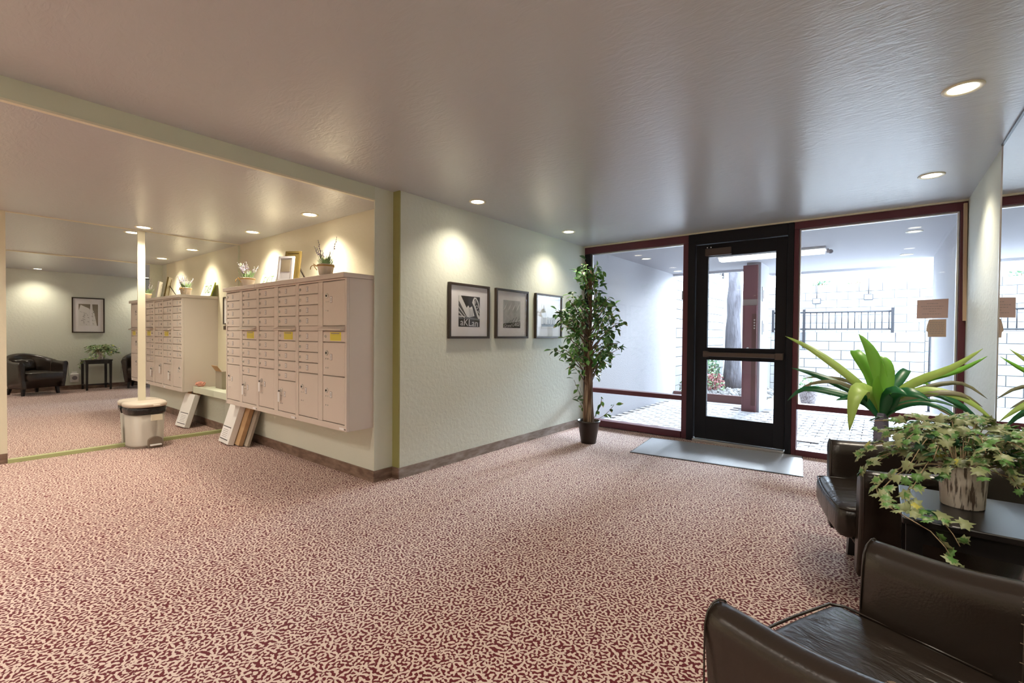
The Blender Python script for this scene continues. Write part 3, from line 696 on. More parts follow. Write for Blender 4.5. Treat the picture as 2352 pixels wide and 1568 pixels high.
# ------------------------------------------------------------------ door mat
e = thing('door_mat', 'large grey ribbed door mat in front of the entrance door', 'mat', (-1.325, 5.125, 0), R(6.5))
b = B(); bx(b, -.775, .775, -.43, .40, 0, .006, .002); obj('edge', b, M['matr'], e)
b = B()
for k in range(150): x = -.76+k*.0102; bx(b, x, x+.0064, -.415, .385, .0061, .0085)
obj('ribs', b, M['matm'], e, kind='stuff')
b = B(); bx(b, -.765, .765, -.42, .39, .0055, .0068); obj('pile', b, M['matm'], e)

# ------------------------------------------------------------------ leaf meshes
def leaf_mesh(name, l, w_, mats, rim=False, fold=.25, droop=.15):
    b = B(); prof = [(0, .04), (.18, .62), (.42, 1), (.70, .72), (1, 0)]
    c = [b.verts.new((0, l*t, -droop*l*t*t)) for t, _ in prof]
    for s in (-1, 1):
        e_ = [b.verts.new((s*w_*.5*k, l*t, -droop*l*t*t+fold*w_*.5*k)) for t, k in prof[:-1]]+[c[-1]]
        for i in range(len(prof)-1):
            vs = [c[i], e_[i], e_[i+1], c[i+1]]
            if vs[2] is vs[3]: vs = vs[:3]
            f = b.faces.new(vs if s > 0 else vs[::-1]); f.smooth = True
            f.material_index = 1 if (rim and i in (0, 3)) else 0
    return to_mesh(name, b, mats)
LF = [leaf_mesh('leaf', .088, .050, [M['leafd']]), leaf_mesh('leaf', .082, .044, [M['leafm']]), leaf_mesh('leaf', .084, .046, [M['leafm'], M['leafv']], True), leaf_mesh('leaf', .076, .042, [M['leafd'], M['leafv']], True)]
def ivy_mesh(name, s, m0, m1):
    b = B(); c = b.verts.new((0, s*.38, .004)); st = b.verts.new((0, 0, 0))
    out = [(-.12, .02), (-.42, -.06), (-.34, .18), (-.62, .34), (-.34, .50), (-.30, .74), (-.12, .68), (0, 1.05), (.12, .68), (.30, .74), (.34, .50), (.62, .34), (.34, .18), (.42, -.06), (.12, .02)]
    o = [b.verts.new((x*s, y*s, -.10*s*(abs(x)+abs(y-.4)))) for x, y in out]
    i_ = [b.verts.new((x*s*.62, (y-.38)*s*.62+.38*s, .002)) for x, y in out]
    for k in range(len(out)-1):
        f = b.faces.new((c, i_[k], i_[k+1])); f.smooth = True
        f = b.faces.new((i_[k], o[k], o[k+1], i_[k+1])); f.material_index = 1; f.smooth = True
    f = b.faces.new((st, o[0], i_[0], c)); f = b.faces.new((st, c, i_[-1], o[-1]))
    return to_mesh(name, b, [M[m0], M[m1]])
IV = [ivy_mesh('leaf', .050, 'ivyg', 'ivye'), ivy_mesh('leaf', .042, 'ivyg', 'ivyg'), ivy_mesh('leaf', .056, 'ivye', 'ivye'), ivy_mesh('leaf', .044, 'ivyd', 'ivyd'), ivy_mesh('leaf', .062, 'ivyy', 'ivye')]
def orient(y_dir, n_dir):
    y = Vector(y_dir).normalized(); n = Vector(n_dir); n = (n-y*n.dot(y))
    if n.length < 1e-4: n = y.orthogonal()
    n.normalize(); x = y.cross(n)
    return Matrix((x, y, n)).transposed()
def put_leaf(parent, me, p, ydir, ndir, s=1):
    o = link('leaf', me, parent)
    m = orient(ydir, ndir).to_4x4(); m = Matrix.Translation(p) @ m @ Matrix.Scale(s, 4)
    o.matrix_local = m
    return o

# ------------------------------------------------------------------ ficus tree
def ficus():
    rr = random.Random(21)
    e = thing('potted_ficus', 'tall leafy ficus tree in a dark pot by the left window', 'potted plant', (-2.600, 4.722, 0))
    b = B(); lathe(b, [(.082, 0), (.086, .01), (.122, .235), (.130, .238), (.131, .258), (.122, .258), (.116, .225)], seg=32, cap1=False); obj('pot', b, M['potb'], e)
    b = B(); lathe(b, [(.117, .226), (.06, .236), (.01, .238)], seg=24); obj('moss', b, M['soil'], e)
    tops = []
    for k in range(6):
        a = k*1.047; r0 = .046; tw = rr.uniform(.5, 1.2); h = rr.uniform(.95, 1.15) if k else 1.98
        pts = []
        for i in range(9):
            t = i/8; r_ = r0*(1-.35*t) if k else r0*(1-t)*.8
            pts.append((r_*math.cos(a+tw*t)+.012*t*math.sin(9*t+k), r_*math.sin(a+tw*t)+.01*math.cos(7*t+k)*t, .215+(h-.215)*t))
        b = B(); tube(b, pts, [.026-.009*i/8 if k else .019-.013*i/8 for i in range(9)], 8); obj('trunk_stem', b, M['bark'], e); tops.append(pts)
    env = [(.42, .10), (.60, .12), (.78, .34), (.95, .40), (1.1, .42), (1.3, .46), (1.5, .44), (1.62, .36), (1.75, .18), (1.95, .15), (2.12, .06)]
    def rad(z):
        for (z0, r0), (z1, r1) in zip(env, env[1:]):
            if z0 <= z <= z1: return r0+(r1-r0)*(z-z0)/(z1-z0)
        return .05
    # camera-facing extents seen in the photograph lie left (-.30,-.30) and right (.46,.34)
    leaves = []; tw_b = B()
    for i in range(72):
        z1 = rr.choice((rr.uniform(.80, 1.7), rr.uniform(1.0, 1.65), rr.uniform(1.3, 2.10)))
        a = rr.uniform(0, 6.283); rr_ = rad(z1)*rr.uniform(.55, 1.0)
        z0 = max(.6, min(1.8, z1-rr.uniform(.15, .45)))
        p0 = Vector((0, 0, z0)); p2 = Vector((rr_*math.cos(a), rr_*math.sin(a), z1)); p1 = (p0+p2)/2+Vector((0, 0, .06))
        pts = [p0.lerp(p1, t).lerp(p1.lerp(p2, t), t) for t in (0, .25, .5, .75, 1)]
        bb = B(); tube(bb, pts, [.007, .006, .005, .004, .0025], 5); obj('branch', bb, M['twig'], e)
        n = rr.randint(10, 15)
        for j in range(n):
            t = rr.uniform(.35, 1.04); p = p0.lerp(p1, min(t, 1)).lerp(p1.lerp(p2, min(t, 1)), min(t, 1))+Vector((rr.gauss(0, .035), rr.gauss(0, .035), rr.gauss(0, .035)))
            leaves.append(p)
    for z1, a, r_ in ((.62, 2.6, .22), (.55, -.5, .26), (.46, .1, .30), (.44, 2.9, .14), (.70, 2.9, .24)):
        p0 = Vector((.02*math.cos(a), .02*math.sin(a), .24)); p2 = Vector((r_*math.cos(a), r_*math.sin(a), z1)); p1 = (p0+p2)/2+Vector((.05, 0, -.04))
        pts = [p0.lerp(p1, t).lerp(p1.lerp(p2, t), t) for t in (0, .25, .5, .75, 1)]
        bb = B(); tube(bb, pts, .0025, 5); obj('branch', bb, M['twig'], e)
        for t in (.5, .65, .8, .9, 1.0): leaves.append(p0.lerp(p1, t).lerp(p1.lerp(p2, t), t)+Vector((rr.gauss(0, .012), rr.gauss(0, .012), rr.gauss(0, .012))))
    rr.shuffle(leaves)
    rest = B(); nrest = 0
    for i, p in enumerate(leaves):
        if p.x < -.555: continue
        out = Vector((p.x, p.y, 0)); out = out.normalized() if out.length > .01 else Vector((1, 0, 0))
        yd = out*rr.uniform(.1, 1)+Vector((rr.gauss(0, .5), rr.gauss(0, .5), rr.uniform(-1.1, .5)))
        nd = Vector((rr.gauss(0, .5), rr.gauss(0, .5), 1))
        k = rr.choices((0, 1, 2, 3), (6, 5, 2.2, 2))[0]; s = rr.uniform(.75, 1.15)
        if i < 296: put_leaf(e, LF[k], p, yd, nd, s)
        else:
            m = Matrix.Translation(p) @ orient(yd, nd).to_4x4() @ Matrix.Scale(s, 4)
            vs = [rest.verts.new(m @ v.co) for v in LF[k].vertices]
            for f in LF[k].polygons:
                nf = rest.faces.new([vs[q] for q in f.vertices]); nf.smooth = True; nf.material_index = {0: 0, 1: 1, 2: 1, 3: 0}[k] if f.material_index == 0 else 2
    obj('foliage', rest, [M['leafd'], M['leafm'], M['leafv']], e, kind='stuff')
ficus()

# ------------------------------------------------------------------ dracaena
def ribbon(pts, wid, m, parent, up=(0, -.82, .57), name='leaf', fold=.18):
    """tapering strap leaf through the given points"""
    pts = [Vector(p) for p in pts]; n = 12; P = []
    for i in range(n+1):                       # Catmull-Rom
        t = i/n*(len(pts)-1); k = min(int(t), len(pts)-2); f = t-k
        p0, p1, p2, p3 = pts[max(k-1, 0)], pts[k], pts[k+1], pts[min(k+2, len(pts)-1)]
        P.append(.5*((2*p1)+(p2-p0)*f+(2*p0-5*p1+4*p2-p3)*f*f+(3*p1-p0-3*p2+p3)*f**3))
    b = B(); rows = []
    for i, p in enumerate(P):
        t = i/n; d = (P[min(i+1, n)]-P[max(i-1, 0)]).normalized(); s = d.cross(Vector(up))
        s = s.normalized() if s.length > 1e-3 else Vector((1, 0, 0)); nn = s.cross(d)
        wv = wid*.5*(min(1, .35+t*2.2) if t < .3 else 1)*(1 if t < .55 else max(0.02, 1-((t-.55)/.45)**1.6))
        rows.append([b.verts.new(p-s*wv+nn*wv*fold), b.verts.new(p), b.verts.new(p+s*wv+nn*wv*fold)])
    for a, c in zip(rows, rows[1:]):
        for k in (0, 1): f = b.faces.new((a[k], a[k+1], c[k+1], c[k])); f.smooth = True
    o = obj(name, b, M[m], parent)
    md = o.modifiers.new('thickness', 'SOLIDIFY'); md.thickness = .0012
    return o
def dracaena():
    e = thing('potted_dracaena', 'spiky green strap-leaved plant behind the far armchair', 'potted plant', (.02, 4.22, 0))
    b = B(); lathe(b, [(.10, 0), (.105, .01), (.135, .25), (.142, .252), (.142, .275), (.132, .275), (.128, .24)], seg=28, cap1=False); obj('pot', b, M['potb'], e)
    b = B(); lathe(b, [(.129, .241), (.05, .25), (.01, .252)], seg=24); obj('moss', b, M['soil'], e)
    b = B(); tube(b, [(0, 0, .24), (.002, 0, .40), (0, .002, .55), (.002, 0, .66), (.004, 0, .70)], [.052, .049, .044, .040, .034], 14); obj('trunk', b, M['drat'], e)
    L = [  # (points after the crown, width, material) in local metres, x right along the window, y towards it, z up
        ([(-.06, .0, .80), (-.20, -.05, .96), (-.42, -.06, 1.14), (-.60, -.04, 1.24)], .060, 'drav'),
        ([(-.02, .03, .82), (-.07, .10, .98), (-.16, .16, 1.12), (-.17, .26, 1.13)], .095, 'dra1'),
        ([(.0, .02, .86), (-.03, .04, 1.02), (-.08, .05, 1.16), (-.14, .06, 1.26)], .085, 'dra1'),
        ([(.02, .0, .84), (.03, .03, .96), (.02, .05, 1.06), (-.02, .06, 1.10)], .080, 'dra1'),
        ([(.06, -.01, .80), (.18, .0, .93), (.36, -.02, 1.04), (.50, -.02, 1.17)], .060, 'drav'),
        ([(.07, .02, .82), (.22, .05, .94), (.40, .05, 1.02), (.53, .05, 1.12)], .050, 'dra1'),
        ([(-.05, -.04, .80), (-.11, -.16, .88), (-.15, -.26, .80), (-.17, -.32, .60)], .105, 'drav'),
        ([(-.08, .04, .78), (-.22, .06, .86), (-.40, .05, .94), (-.56, .02, .99)], .060, 'dra2'),
        ([(-.09, -.02, .76), (-.26, -.05, .82), (-.46, -.08, .84), (-.57, -.09, .74)], .055, 'dra2'),
        ([(-.08, -.03, .79), (-.24, -.04, .90), (-.42, -.06, .88), (-.52, -.07, .80)], .032, 'dra3'),
        ([(-.07, .06, .80), (-.20, .12, .90), (-.38, .16, .92), (-.50, .17, .90)], .028, 'dra3'),
        ([(-.06, -.05, .74), (-.12, -.10, .82), (-.20, -.12, .80), (-.26, -.14, .78)], .05, 'dra2'),
        ([(.05, -.04, .76), (.10, -.12, .86), (.18, -.16, .86), (.25, -.18, .82)], .075, 'dra2'),
        ([(.02, -.05, .76), (.04, -.12, .86), (.08, -.18, .88), (.13, -.22, .86)], .070, 'dra2'),
        ([(.08, .0, .80), (.24, -.02, .88), (.42, -.06, .84), (.55, -.10, .72)], .055, 'drav'),
        ([(.08, .03, .79), (.26, .04, .86), (.42, .02, .78), (.52, -.01, .66)], .05, 'dra2'),
        ([(.09, .04, .80), (.26, .08, .90), (.42, .10, .93), (.54, .08, .84)], .036, 'dra3'),
        ([(.09, -.02, .78), (.26, -.04, .86), (.40, -.05, .87), (.50, -.06, .80)], .040, 'dra3'),
        ([(.09, -.05, .76), (.24, -.12, .80), (.38, -.16, .72), (.46, -.18, .60)], .032, 'dra3'),
        ([(.08, -.06, .74), (.20, -.14, .80), (.32, -.20, .78), (.44, -.24, .66)], .030, 'dra2'),
        ([(.05, .06, .84), (.10, .14, .94), (.14, .22, 1.0), (.15, .28, .98)], .070, 'dra2'),
        ([(.08, .07, .80), (.14, .16, .88), (.22, .24, .92), (.28, .30, .88)], .060, 'dra1'),
        ([(.07, -.02, .75), (.16, -.06, .80), (.28, -.08, .82), (.40, -.10, .78)], .03, 'dra2'),
        ([(.0, -.03, .76), (-.02, -.07, .84), (-.03, -.10, .92), (-.02, -.12, .98)], .060, 'dra1'),
    ]
    for pts, wd, m in L: ribbon([(0, 0, .64), *pts], wd, m, e)
dracaena()

# ------------------------------------------------------------------ tub chairs
def tub_chair():
    e = thing('tub_chair', 'x', 'armchair', (0, 0, 0))
    a = .385; yf = .33; zb = .135; NS, NA = 7, 18
    path = []                                       # (x, y, outward normal, u)
    tot = yf+a*math.pi/2
    for i in range(NS): path.append((-a, yf-yf*i/NS, (-1, 0), (yf*i/NS)/tot))
    for i in range(NA*2+1):
        t = math.pi+math.pi*i/(NA*2); u = (yf+a*math.pi/2*(1-abs(1-i/NA)))/tot
        path.append((a*math.cos(t), a*math.sin(t), (math.cos(t), math.sin(t)), u))
    for i in range(NS-1, -1, -1): path.append((a, yf-yf*i/NS, (1, 0), (yf*i/NS)/tot))
    def zt(u):
        s = max(0, (u-.12)/.88); s = s*s*(3-2*s); return .632+.150*s
    def ring(b, x, y, n, u, sh=0, dy=0):
        z = zt(u)
        cs = [(-.060, zb), (-.040, .24), (-.018, .42), (-.002, z-.070), (0, z-.040), (-.008, z-.016), (-.026, z-.002), (-.046, z), (-.066, z-.008), (-.082, z-.030), (-.090, z-.075), (-.098, .42), (-.108, .24), (-.115, zb)]
        cx = sum(c[0] for c in cs)/len(cs); cz = sum(c[1] for c in cs)/len(cs)
        return [b.verts.new((x+n[0]*(o+(cx-o)*sh), y+n[1]*(o+(cx-o)*sh)+dy, zz+(cz-zz)*sh*.3)) for o, zz in cs]
    b = B()
    rs = [ring(b, *path[0], .35, .010), ring(b, *path[0], .10, .006)] + [ring(b, *p) for p in path] + [ring(b, *path[-1], .10, .006), ring(b, *path[-1], .35, .010)]
    m = len(rs[0])
    for r0, r1 in zip(rs, rs[1:]):
        for k in range(m): f = b.faces.new((r0[k], r0[(k+1) % m], r1[(k+1) % m], r1[k])); f.smooth = True
    b.faces.new(rs[0][::-1]); b.faces.new(rs[-1])
    sh = obj('shell', b, M['leather'], e)
    # welts: along the arm fronts and two stitched seams where arms meet the back
    def seam(idx, name, r=.003):
        x, y, n, u = path[idx]; z = zt(u)
        cs = [(.0005, z-.30), (.001, z-.12), (.001, z-.04), (-.008, z-.013), (-.026, z+.001), (-.046, z+.0025), (-.067, z-.006), (-.083, z-.029), (-.0915, z-.075), (-.0975, .44)]
        bb = B(); tube(bb, [(x+n[0]*o, y+n[1]*o, zz) for o, zz in cs], r, 6)
        if name == 'stitching':
            for q in range(30):
                t = q/29*(len(cs)-1); i = min(int(t), len(cs)-2); f = t-i; o = cs[i][0]+(cs[i+1][0]-cs[i][0])*f; zz = cs[i][1]+(cs[i+1][1]-cs[i][1])*f
                tx, ty = -n[1], n[0]
                p = Vector((x+n[0]*(o+.001*(1 if q < 14 else -1)), y+n[1]*(o+.001*(1 if q < 14 else -1)), zz+.001))
                tube(bb, [p+Vector((tx, ty, 0))*.006, p-Vector((tx, ty, 0))*.006], .0014, 4)
        obj(name, bb, M['thread'] if name == 'stitching' else M['leather'], sh)
    seam(NS, 'stitching', .0018); seam(len(path)-1-NS, 'stitching', .0018)
    for idx in (0, len(path)-1): seam(idx, 'piping', .0022)
    b = B(); vs = bx(b, -.285, .285, -.26, .352, zb, .290, .012)
    for v in b.verts:
        if v.co.y > .2: v.co.y -= (.29-v.co.z)*.62
        if v.co.y < -.15: v.co.x *= .72
    obj('seat_base', b, M['leather'], e, True)
    b = B(); bx(b, -.290, .290, -.285, .405, .282, .432, .040, 4)
    bmesh.ops.subdivide_edges(b, edges=[x for x in b.edges if x.calc_length() > .2], cuts=5, use_grid_fill=True)
    for v in b.verts:
        x, y = v.co.x/.29, (v.co.y-.06)/.345
        if v.co.z > .36: v.co.z += .016*max(0, 1-x*x)*max(0, 1-y*y)
        if v.co.y < -.02: v.co.x *= 1-.30*min(1, (-.02-v.co.y)/.26)**1.6
        if v.co.y > .36: v.co.y += .012*(1-x*x)
    cu = obj('seat_cushion', b, M['gather'], e, True)
    b = B()
    for z in (.424,):
        tube(b, [(-.288, .05, z), (-.291, .25, z), (-.287, .372, z), (-.262, .402, z), (-.1, .414, z), (0, .417, z), (.1, .414, z), (.262, .402, z), (.287, .372, z), (.291, .25, z), (.288, .05, z)], .0042, 6)
    obj('piping', b, M['leather'], cu)
    for x, y, dx, dy in ((-.262, .222, -.012, .012), (.262, .222, .012, .012), (-.20, -.245, -.02, -.03), (.20, -.245, .02, -.03)):
        b = B()
        t_, bo = .026, .018
        v0 = [b.verts.new((x+dx+s*bo, y+dy+t*bo, 0)) for s, t in ((-1, -1), (1, -1), (1, 1), (-1, 1))]; v1 = [b.verts.new((x+s*t_, y+t*t_, .145)) for s, t in ((-1, -1), (1, -1), (1, 1), (-1, 1))]
        b.faces.new(v0[::-1]); b.faces.new(v1)
        for k in range(4): b.faces.new((v0[k], v0[(k+1) % 4], v1[(k+1) % 4], v1[k]))
        obj('leg', b, M['legw'], e)
    return e
ch1 = tub_chair(); ch1.location = (.159, 1.305, 0); ch1.rotation_euler = (0, 0, R(66.7)); ch1['label'] = 'dark brown leather tub chair nearest the camera at lower right'; ch1['group'] = 'leather tub chairs'
dup(ch1, (.184, 3.060, 0), R(104), 'dark brown leather tub chair beyond the side table, near the window', 'leather tub chairs')
e = thing('pillow', 'small dark leather pillow against the back of the near tub chair', 'pillow', (.345, 1.225, .450), R(66.7))
b = B(); bmesh.ops.create_grid(b, x_segments=14, y_segments=10, size=1)
top = list(b.verts)
geo = bmesh.ops.duplicate(b, geom=list(b.verts)+list(b.edges)+list(b.faces)); low = [g for g in geo['geom'] if isinstance(g, bmesh.types.BMVert)]
for s, vs in ((1, top), (-1, low)):
    for v in vs:
        x, y = v.co.x, v.co.y; th = .055*(max(0, 1-x**4)*max(0, 1-y**4))**.6
        v.co = Vector((.185*x*(1-.06*y*y), s*th+.006*math.sin(9*x+4*y), .115+.115*y*(1-.08*x*x)))
bmesh.ops.remove_doubles(b, verts=b.verts, dist=.004)
o = obj('cover', b, M['leather'], e, True); o.rotation_euler = (R(14), 0, 0)

# ------------------------------------------------------------------ side table with the ivy
TX0, TX1, TY0, TY1, TZ = .070, .562, 2.050, 2.495, .630
tcx, tcy = (TX0+TX1)/2, (TY0+TY1)/2; hw, hd = (TX1-TX0)/2, (TY1-TY0)/2
e = thing('side_table', 'square black wooden side table between the two tub chairs', 'table', (tcx, tcy, 0))
b = B(); bx(b, -hw, hw, -hd, hd, TZ-.022, TZ, .004); obj('table_top', b, M['legw'], e)
b = B()
for a in ((-hw+.03, hw-.03, -hd+.02, -hd+.04), (-hw+.03, hw-.03, hd-.04, hd-.02), (-hw+.02, -hw+.04, -hd+.03, hd-.03), (hw-.04, hw-.02, -hd+.03, hd-.03)): bx(b, *a, TZ-.085, TZ-.0222)
obj('apron', b, M['legw'], e)
for sx in (-1, 1):
    for sy in (-1, 1):
        b = B(); x, y = sx*(hw-.034), sy*(hd-.034)
        v0 = [b.verts.new((x+s*.016, y+t*.016, 0)) for s, t in ((-1, -1), (1, -1), (1, 1), (-1, 1))]; v1 = [b.verts.new((x+s*.023, y+t*.023, TZ-.0222)) for s, t in ((-1, -1), (1, -1), (1, 1), (-1, 1))]
        b.faces.new(v0[::-1]); b.faces.new(v1)
        for k in range(4): b.faces.new((v0[k], v0[(k+1) % 4], v1[(k+1) % 4], v1[k]))
        obj('leg', b, M['legw'], e)
for sy in (-1, 1): b = B(); bx(b, -hw+.05, hw-.05, sy*(hd-.034)-.008, sy*(hd-.034)+.008, .085, .115); obj('stretcher', b, M['legw'], e)
b = B(); bx(b, -.010, .010, -hd+.042, hd-.042, .088, .112); obj('stretcher', b, M['legw'], e)

def ivy():
    rr = random.Random(4)
    e = thing('potted_ivy', 'trailing variegated ivy in a birch-bark pot on the side table', 'potted plant', (.245, 2.330, TZ))
    b = B(); lathe(b, [(.057, 0), (.060, .004), (.068, .140), (.068, .150), (.063, .150), (.061, .132)], seg=32, cap1=False); obj('pot', b, M['bpot'], e)
    b = B(); lathe(b, [(.0615, .133), (.03, .139)], seg=20); obj('moss', b, M['soil'], e)
    vines = []
    for i in range(58):                                       # mound over the pot
        a = rr.uniform(0, 6.283); l = rr.uniform(.08, .27); up = rr.uniform(.02, .15)
        p0 = Vector((.05*math.cos(a), .05*math.sin(a), .145)); p1 = p0+Vector((l*.45*math.cos(a), l*.45*math.sin(a), up)); p2 = p0+Vector((l*math.cos(a), l*math.sin(a), up-rr.uniform(.0, .12)))
        vines.append(([p0, p1, p2], 8))
    d0 = Vector((.245, 2.33, 0))
    for pts in (  # trailing over the table and down its front edge; world x, y and height above the table top
        [(.20, 2.28, .15), (.10, 2.22, .14), (.02, 2.16, .06), (.04, 2.06, .02), (.14, 2.02, -.02), (.20, 2.00, -.10), (.235, 1.99, -.19)],
        [(.20, 2.30, .15), (.08, 2.26, .13), (.0, 2.22, .04), (.03, 2.14, .015), (.10, 2.09, .014), (.17, 2.05, .012), (.21, 2.02, -.05)],
        [(.19, 2.33, .15), (.06, 2.34, .16), (-.02, 2.34, .11), (-.055, 2.33, .05)],
        [(.19, 2.36, .15), (.05, 2.40, .18), (-.03, 2.42, .15), (-.065, 2.42, .10)],
        [(.20, 2.28, .15), (.12, 2.18, .13), (.08, 2.12, .05), (.09, 2.09, .016)],
        [(.29, 2.30, .15), (.38, 2.28, .12), (.44, 2.26, .03), (.46, 2.22, .014)],
        [(.30, 2.33, .15), (.42, 2.36, .16), (.50, 2.38, .08), (.53, 2.38, .02)],
        [(.26, 2.38, .15), (.30, 2.48, .20), (.33, 2.56, .18), (.36, 2.60, .13)],
        [(.21, 2.38, .15), (.14, 2.46, .22), (.06, 2.52, .22), (.0, 2.56, .20)],
        [(.25, 2.36, .16), (.27, 2.38, .26), (.30, 2.40, .31), (.33, 2.42, .30)],
        [(.22, 2.35, .16), (.19, 2.38, .25), (.14, 2.42, .27), (.10, 2.44, .25)],
    ): vines.append(([Vector(p)-d0 for p in pts], 20 if len(pts) > 4 else 9))
    n = 0; rest = B()
    for pts, k in vines:
        P = []
        for i in range(13):
            t = i/12*(len(pts)-1); q = min(int(t), len(pts)-2); f = t-q
            p0, p1, p2, p3 = pts[max(q-1, 0)], pts[q], pts[q+1], pts[min(q+2, len(pts)-1)]
            P.append(.5*((2*p1)+(p2-p0)*f+(2*p0-5*p1+4*p2-p3)*f*f+(3*p1-p0-3*p2+p3)*f**3))
        b = B(); tube(b, P, [.0024-.001*i/12 for i in range(13)], 5); obj('vine', b, M['vine'], e)
        for j in range(k):
            t = .22+.78*(j+rr.random()*.6)/k; i = min(int(t*12), 11); p = P[i].lerp(P[i+1], min(1, t*12-i))
            d = (P[i+1]-P[i]).normalized(); side = d.cross(Vector((0, 0, 1))); side = side.normalized() if side.length > .01 else Vector((1, 0, 0))
            q = p+side*rr.uniform(-.018, .018)+Vector((0, 0, rr.uniform(.003, .016)))
            wz = q.z
            yd = d*rr.uniform(.2, .8)+side*rr.choice((-1, 1))*rr.uniform(.2, .9)+Vector((0, 0, rr.uniform(-.5, .1)))
            nd = Vector((-.25+rr.gauss(0, .35), -.45+rr.gauss(0, .35), 1 if wz > -.02 else .1))
            s = rr.uniform(.62, .92)
            if wz > -.02 and q.z < .02 and TX0-.03 < q.x+.245 < TX1: q.z = .016; yd.z = .05
            m = rr.choices((0, 1, 2, 3, 4), (5, 3, 4, 1.2, .35))[0]
            n += 1
            if n % 9 < 4 or j > k-4:
                put_leaf(e, IV[m], q, yd, nd, s)
            else:
                mt = Matrix.Translation(q) @ orient(yd, nd).to_4x4() @ Matrix.Scale(s, 4)
                vs = [rest.verts.new(mt @ v.co) for v in IV[m].vertices]
                for f in IV[m].polygons:
                    nf = rest.faces.new([vs[w_] for w_ in f.vertices]); nf.smooth = True
                    nf.material_index = ((0, 1), (0, 0), (1, 1), (2, 2), (3, 1))[m][f.material_index]
    obj('foliage', rest, [M['ivyg'], M['ivye'], M['ivyd'], M['ivyy']], e, kind='stuff')
ivy()
# plug-in device on the wall behind the table, seen in the mirror
e = thing('plug_in_air_freshener', 'white plug-in air freshener low on the wall beside the side table', 'air freshener', (Xr-.012, 1.963, .150), R(-90))
b = B(); bx(b, -.07, .07, -.045, .0, 0, .185, .018, 3); obj('case', b, M['heat'], e)
b = B(); disc_y(b, 0, -.045, .095, .042, .004, 24); disc_y(b, 0, -.049, .095, .018, .002, 16); obj('grille', b, M['grey'], e)
b = B(); bx(b, -.04, .04, 0, .011, .13, .22, .002); obj('outlet_plate', b, M['white'], e)

# ------------------------------------------------------------------ outside: porch and courtyard
PX0, PX1, PY1 = -3.20, .615, 9.35
struct('ground_courtyard', M['concrete'], -9, 9, 9.0, 30, -.20, -.012)
struct('ground_porch', M['joint'], PX0-.3, PX1+.3, Yw+.07, 8.999, -.20, -.016)
o = struct('ceiling_porch', M['pceil'], PX0-.3, PX1+.3, Yw+.10, 9.15, 2.44, 2.70)
struct('ceiling_porch_front', M['pceil'], -1.70, PX1+.3, 9.15, 10.15, 2.44, 2.70)
struct('trim_porch_edge', M['stucco'], -1.70, PX1+.3, 10.15, 10.22, 2.40, 2.72)
struct('trim_porch_edge_side', M['stucco'], PX0-.3, -1.702, 9.15, 9.22, 2.40, 2.72)
struct('wall_porch_left', M['stucco'], PX0-.15, PX0, Yw+.13, PY1, -.016, 2.44)
struct('wall_porch_right', M['stucco'], PX1, PX1+.25, Yw+.13, PY1, -.016, 2.44)
ww = struct('wall_wing', M['stucco'], -1.742, -1.530, 8.47, 9.14, -.016, 2.44)
wb = struct('trim_wing_board', M['maroonw'], -1.785, -1.566, 8.42, 8.469, -.016, 2.40)
box('tan_patch', M['tan'], -1.784, -1.567, 8.416, 8.4199, 1.74, 1.84, parent=wb)
e = thing('gate_panel', 'narrow maroon gate leaf with a pale lever handle outside the door', 'gate', (-1.675, 8.405, 0))
b = B(); bx(b, -.075, .105, -.012, .009, -.010, 1.735, .002); obj('board', b, M['maroonw'], e)
b = B(); bx(b, .035, .105, -.016, -.0125, .10, 1.60); obj('inset', b, M['timber'], e)
b = B(); tube(b, [(-.015, -.012, 1.04), (-.015, -.05, 1.04), (-.05, -.055, 1.0), (-.085, -.055, .975)], .013, 8); obj('lever_handle', b, M['white'], e)
b = B()
for k in range(4): disc_y(b, .075, -.016, 1.50-.045*k, .012, .008, 8)
obj('keypad', b, M['alu'], e)
for k, (y, z, lb) in enumerate(((8.62, 1.93, 'oval key plaque on the white porch pier, upper of two'), (8.66, 1.38, 'oval key plaque on the white porch pier, lower of two'))):
    e = thing('key_plaque', lb, 'plaque', (-1.5299, y, z), R(90))
    b = B(); bx(b, -.04, .04, -.012, 0, -.12, .12, .005); obj('plate', b, M['white'], e)
    b = B(); bx(b, -.010, .010, -.018, -.0121, -.075, .03); disc_y(b, 0, -.0121, .05, .022, .006, 12); obj('emblem', b, M['grey'], e)
# pavers (interlocking)
def pavers():
    px, py = .225, .1125; z = .045
    poly = [(-.108, -.050), (-.060, -.050), (-.040, -.034), (.040, -.034), (.060, -.050), (.108, -.050), (.108, .050), (.060, .050), (.040, .066), (-.040, .066), (-.060, .050), (-.108, .050)]
    b = B(); prism(b, poly, -.05, 0); me = to_mesh('paver', b, M['paver'])
    root = bpy.data.objects['ground_porch']; spots = []
    for j in range(27):
        for i in range(18):
            x = PX0+.12+i*px+(px/2 if j % 2 else 0); y = Yw+.14+j*py
            if x < PX1-.1 and not (-1.86 < x < -1.42 and y > 8.33): spots.append((x, y))
    spots.sort(key=lambda s: (s[0]+.6)**2*(.25)+s[1]*s[1]*.1+(0 if s[0] < -1.7 else 2.2))
    rest = B()
    for k, (x, y) in enumerate(spots):
        dz = random.uniform(-.0025, .0015)
        if k < 292:
            o = link('paver', me, root); o.location = (x, y, dz)
        else:
            a = [rest.verts.new((x+u, y+v, dz)) for u, v in poly]; rest.faces.new(a)
    if rest.faces: obj('paver_field', rest, M['paver'], root, kind='stuff')
    else: rest.free()
pavers()
tag(box('outdoor_mat', M['grey'], -.79, -.53, 6.40, 6.72, .0016, .010, bev=.002), 'small grey mat on the porch outside the right window', 'mat')
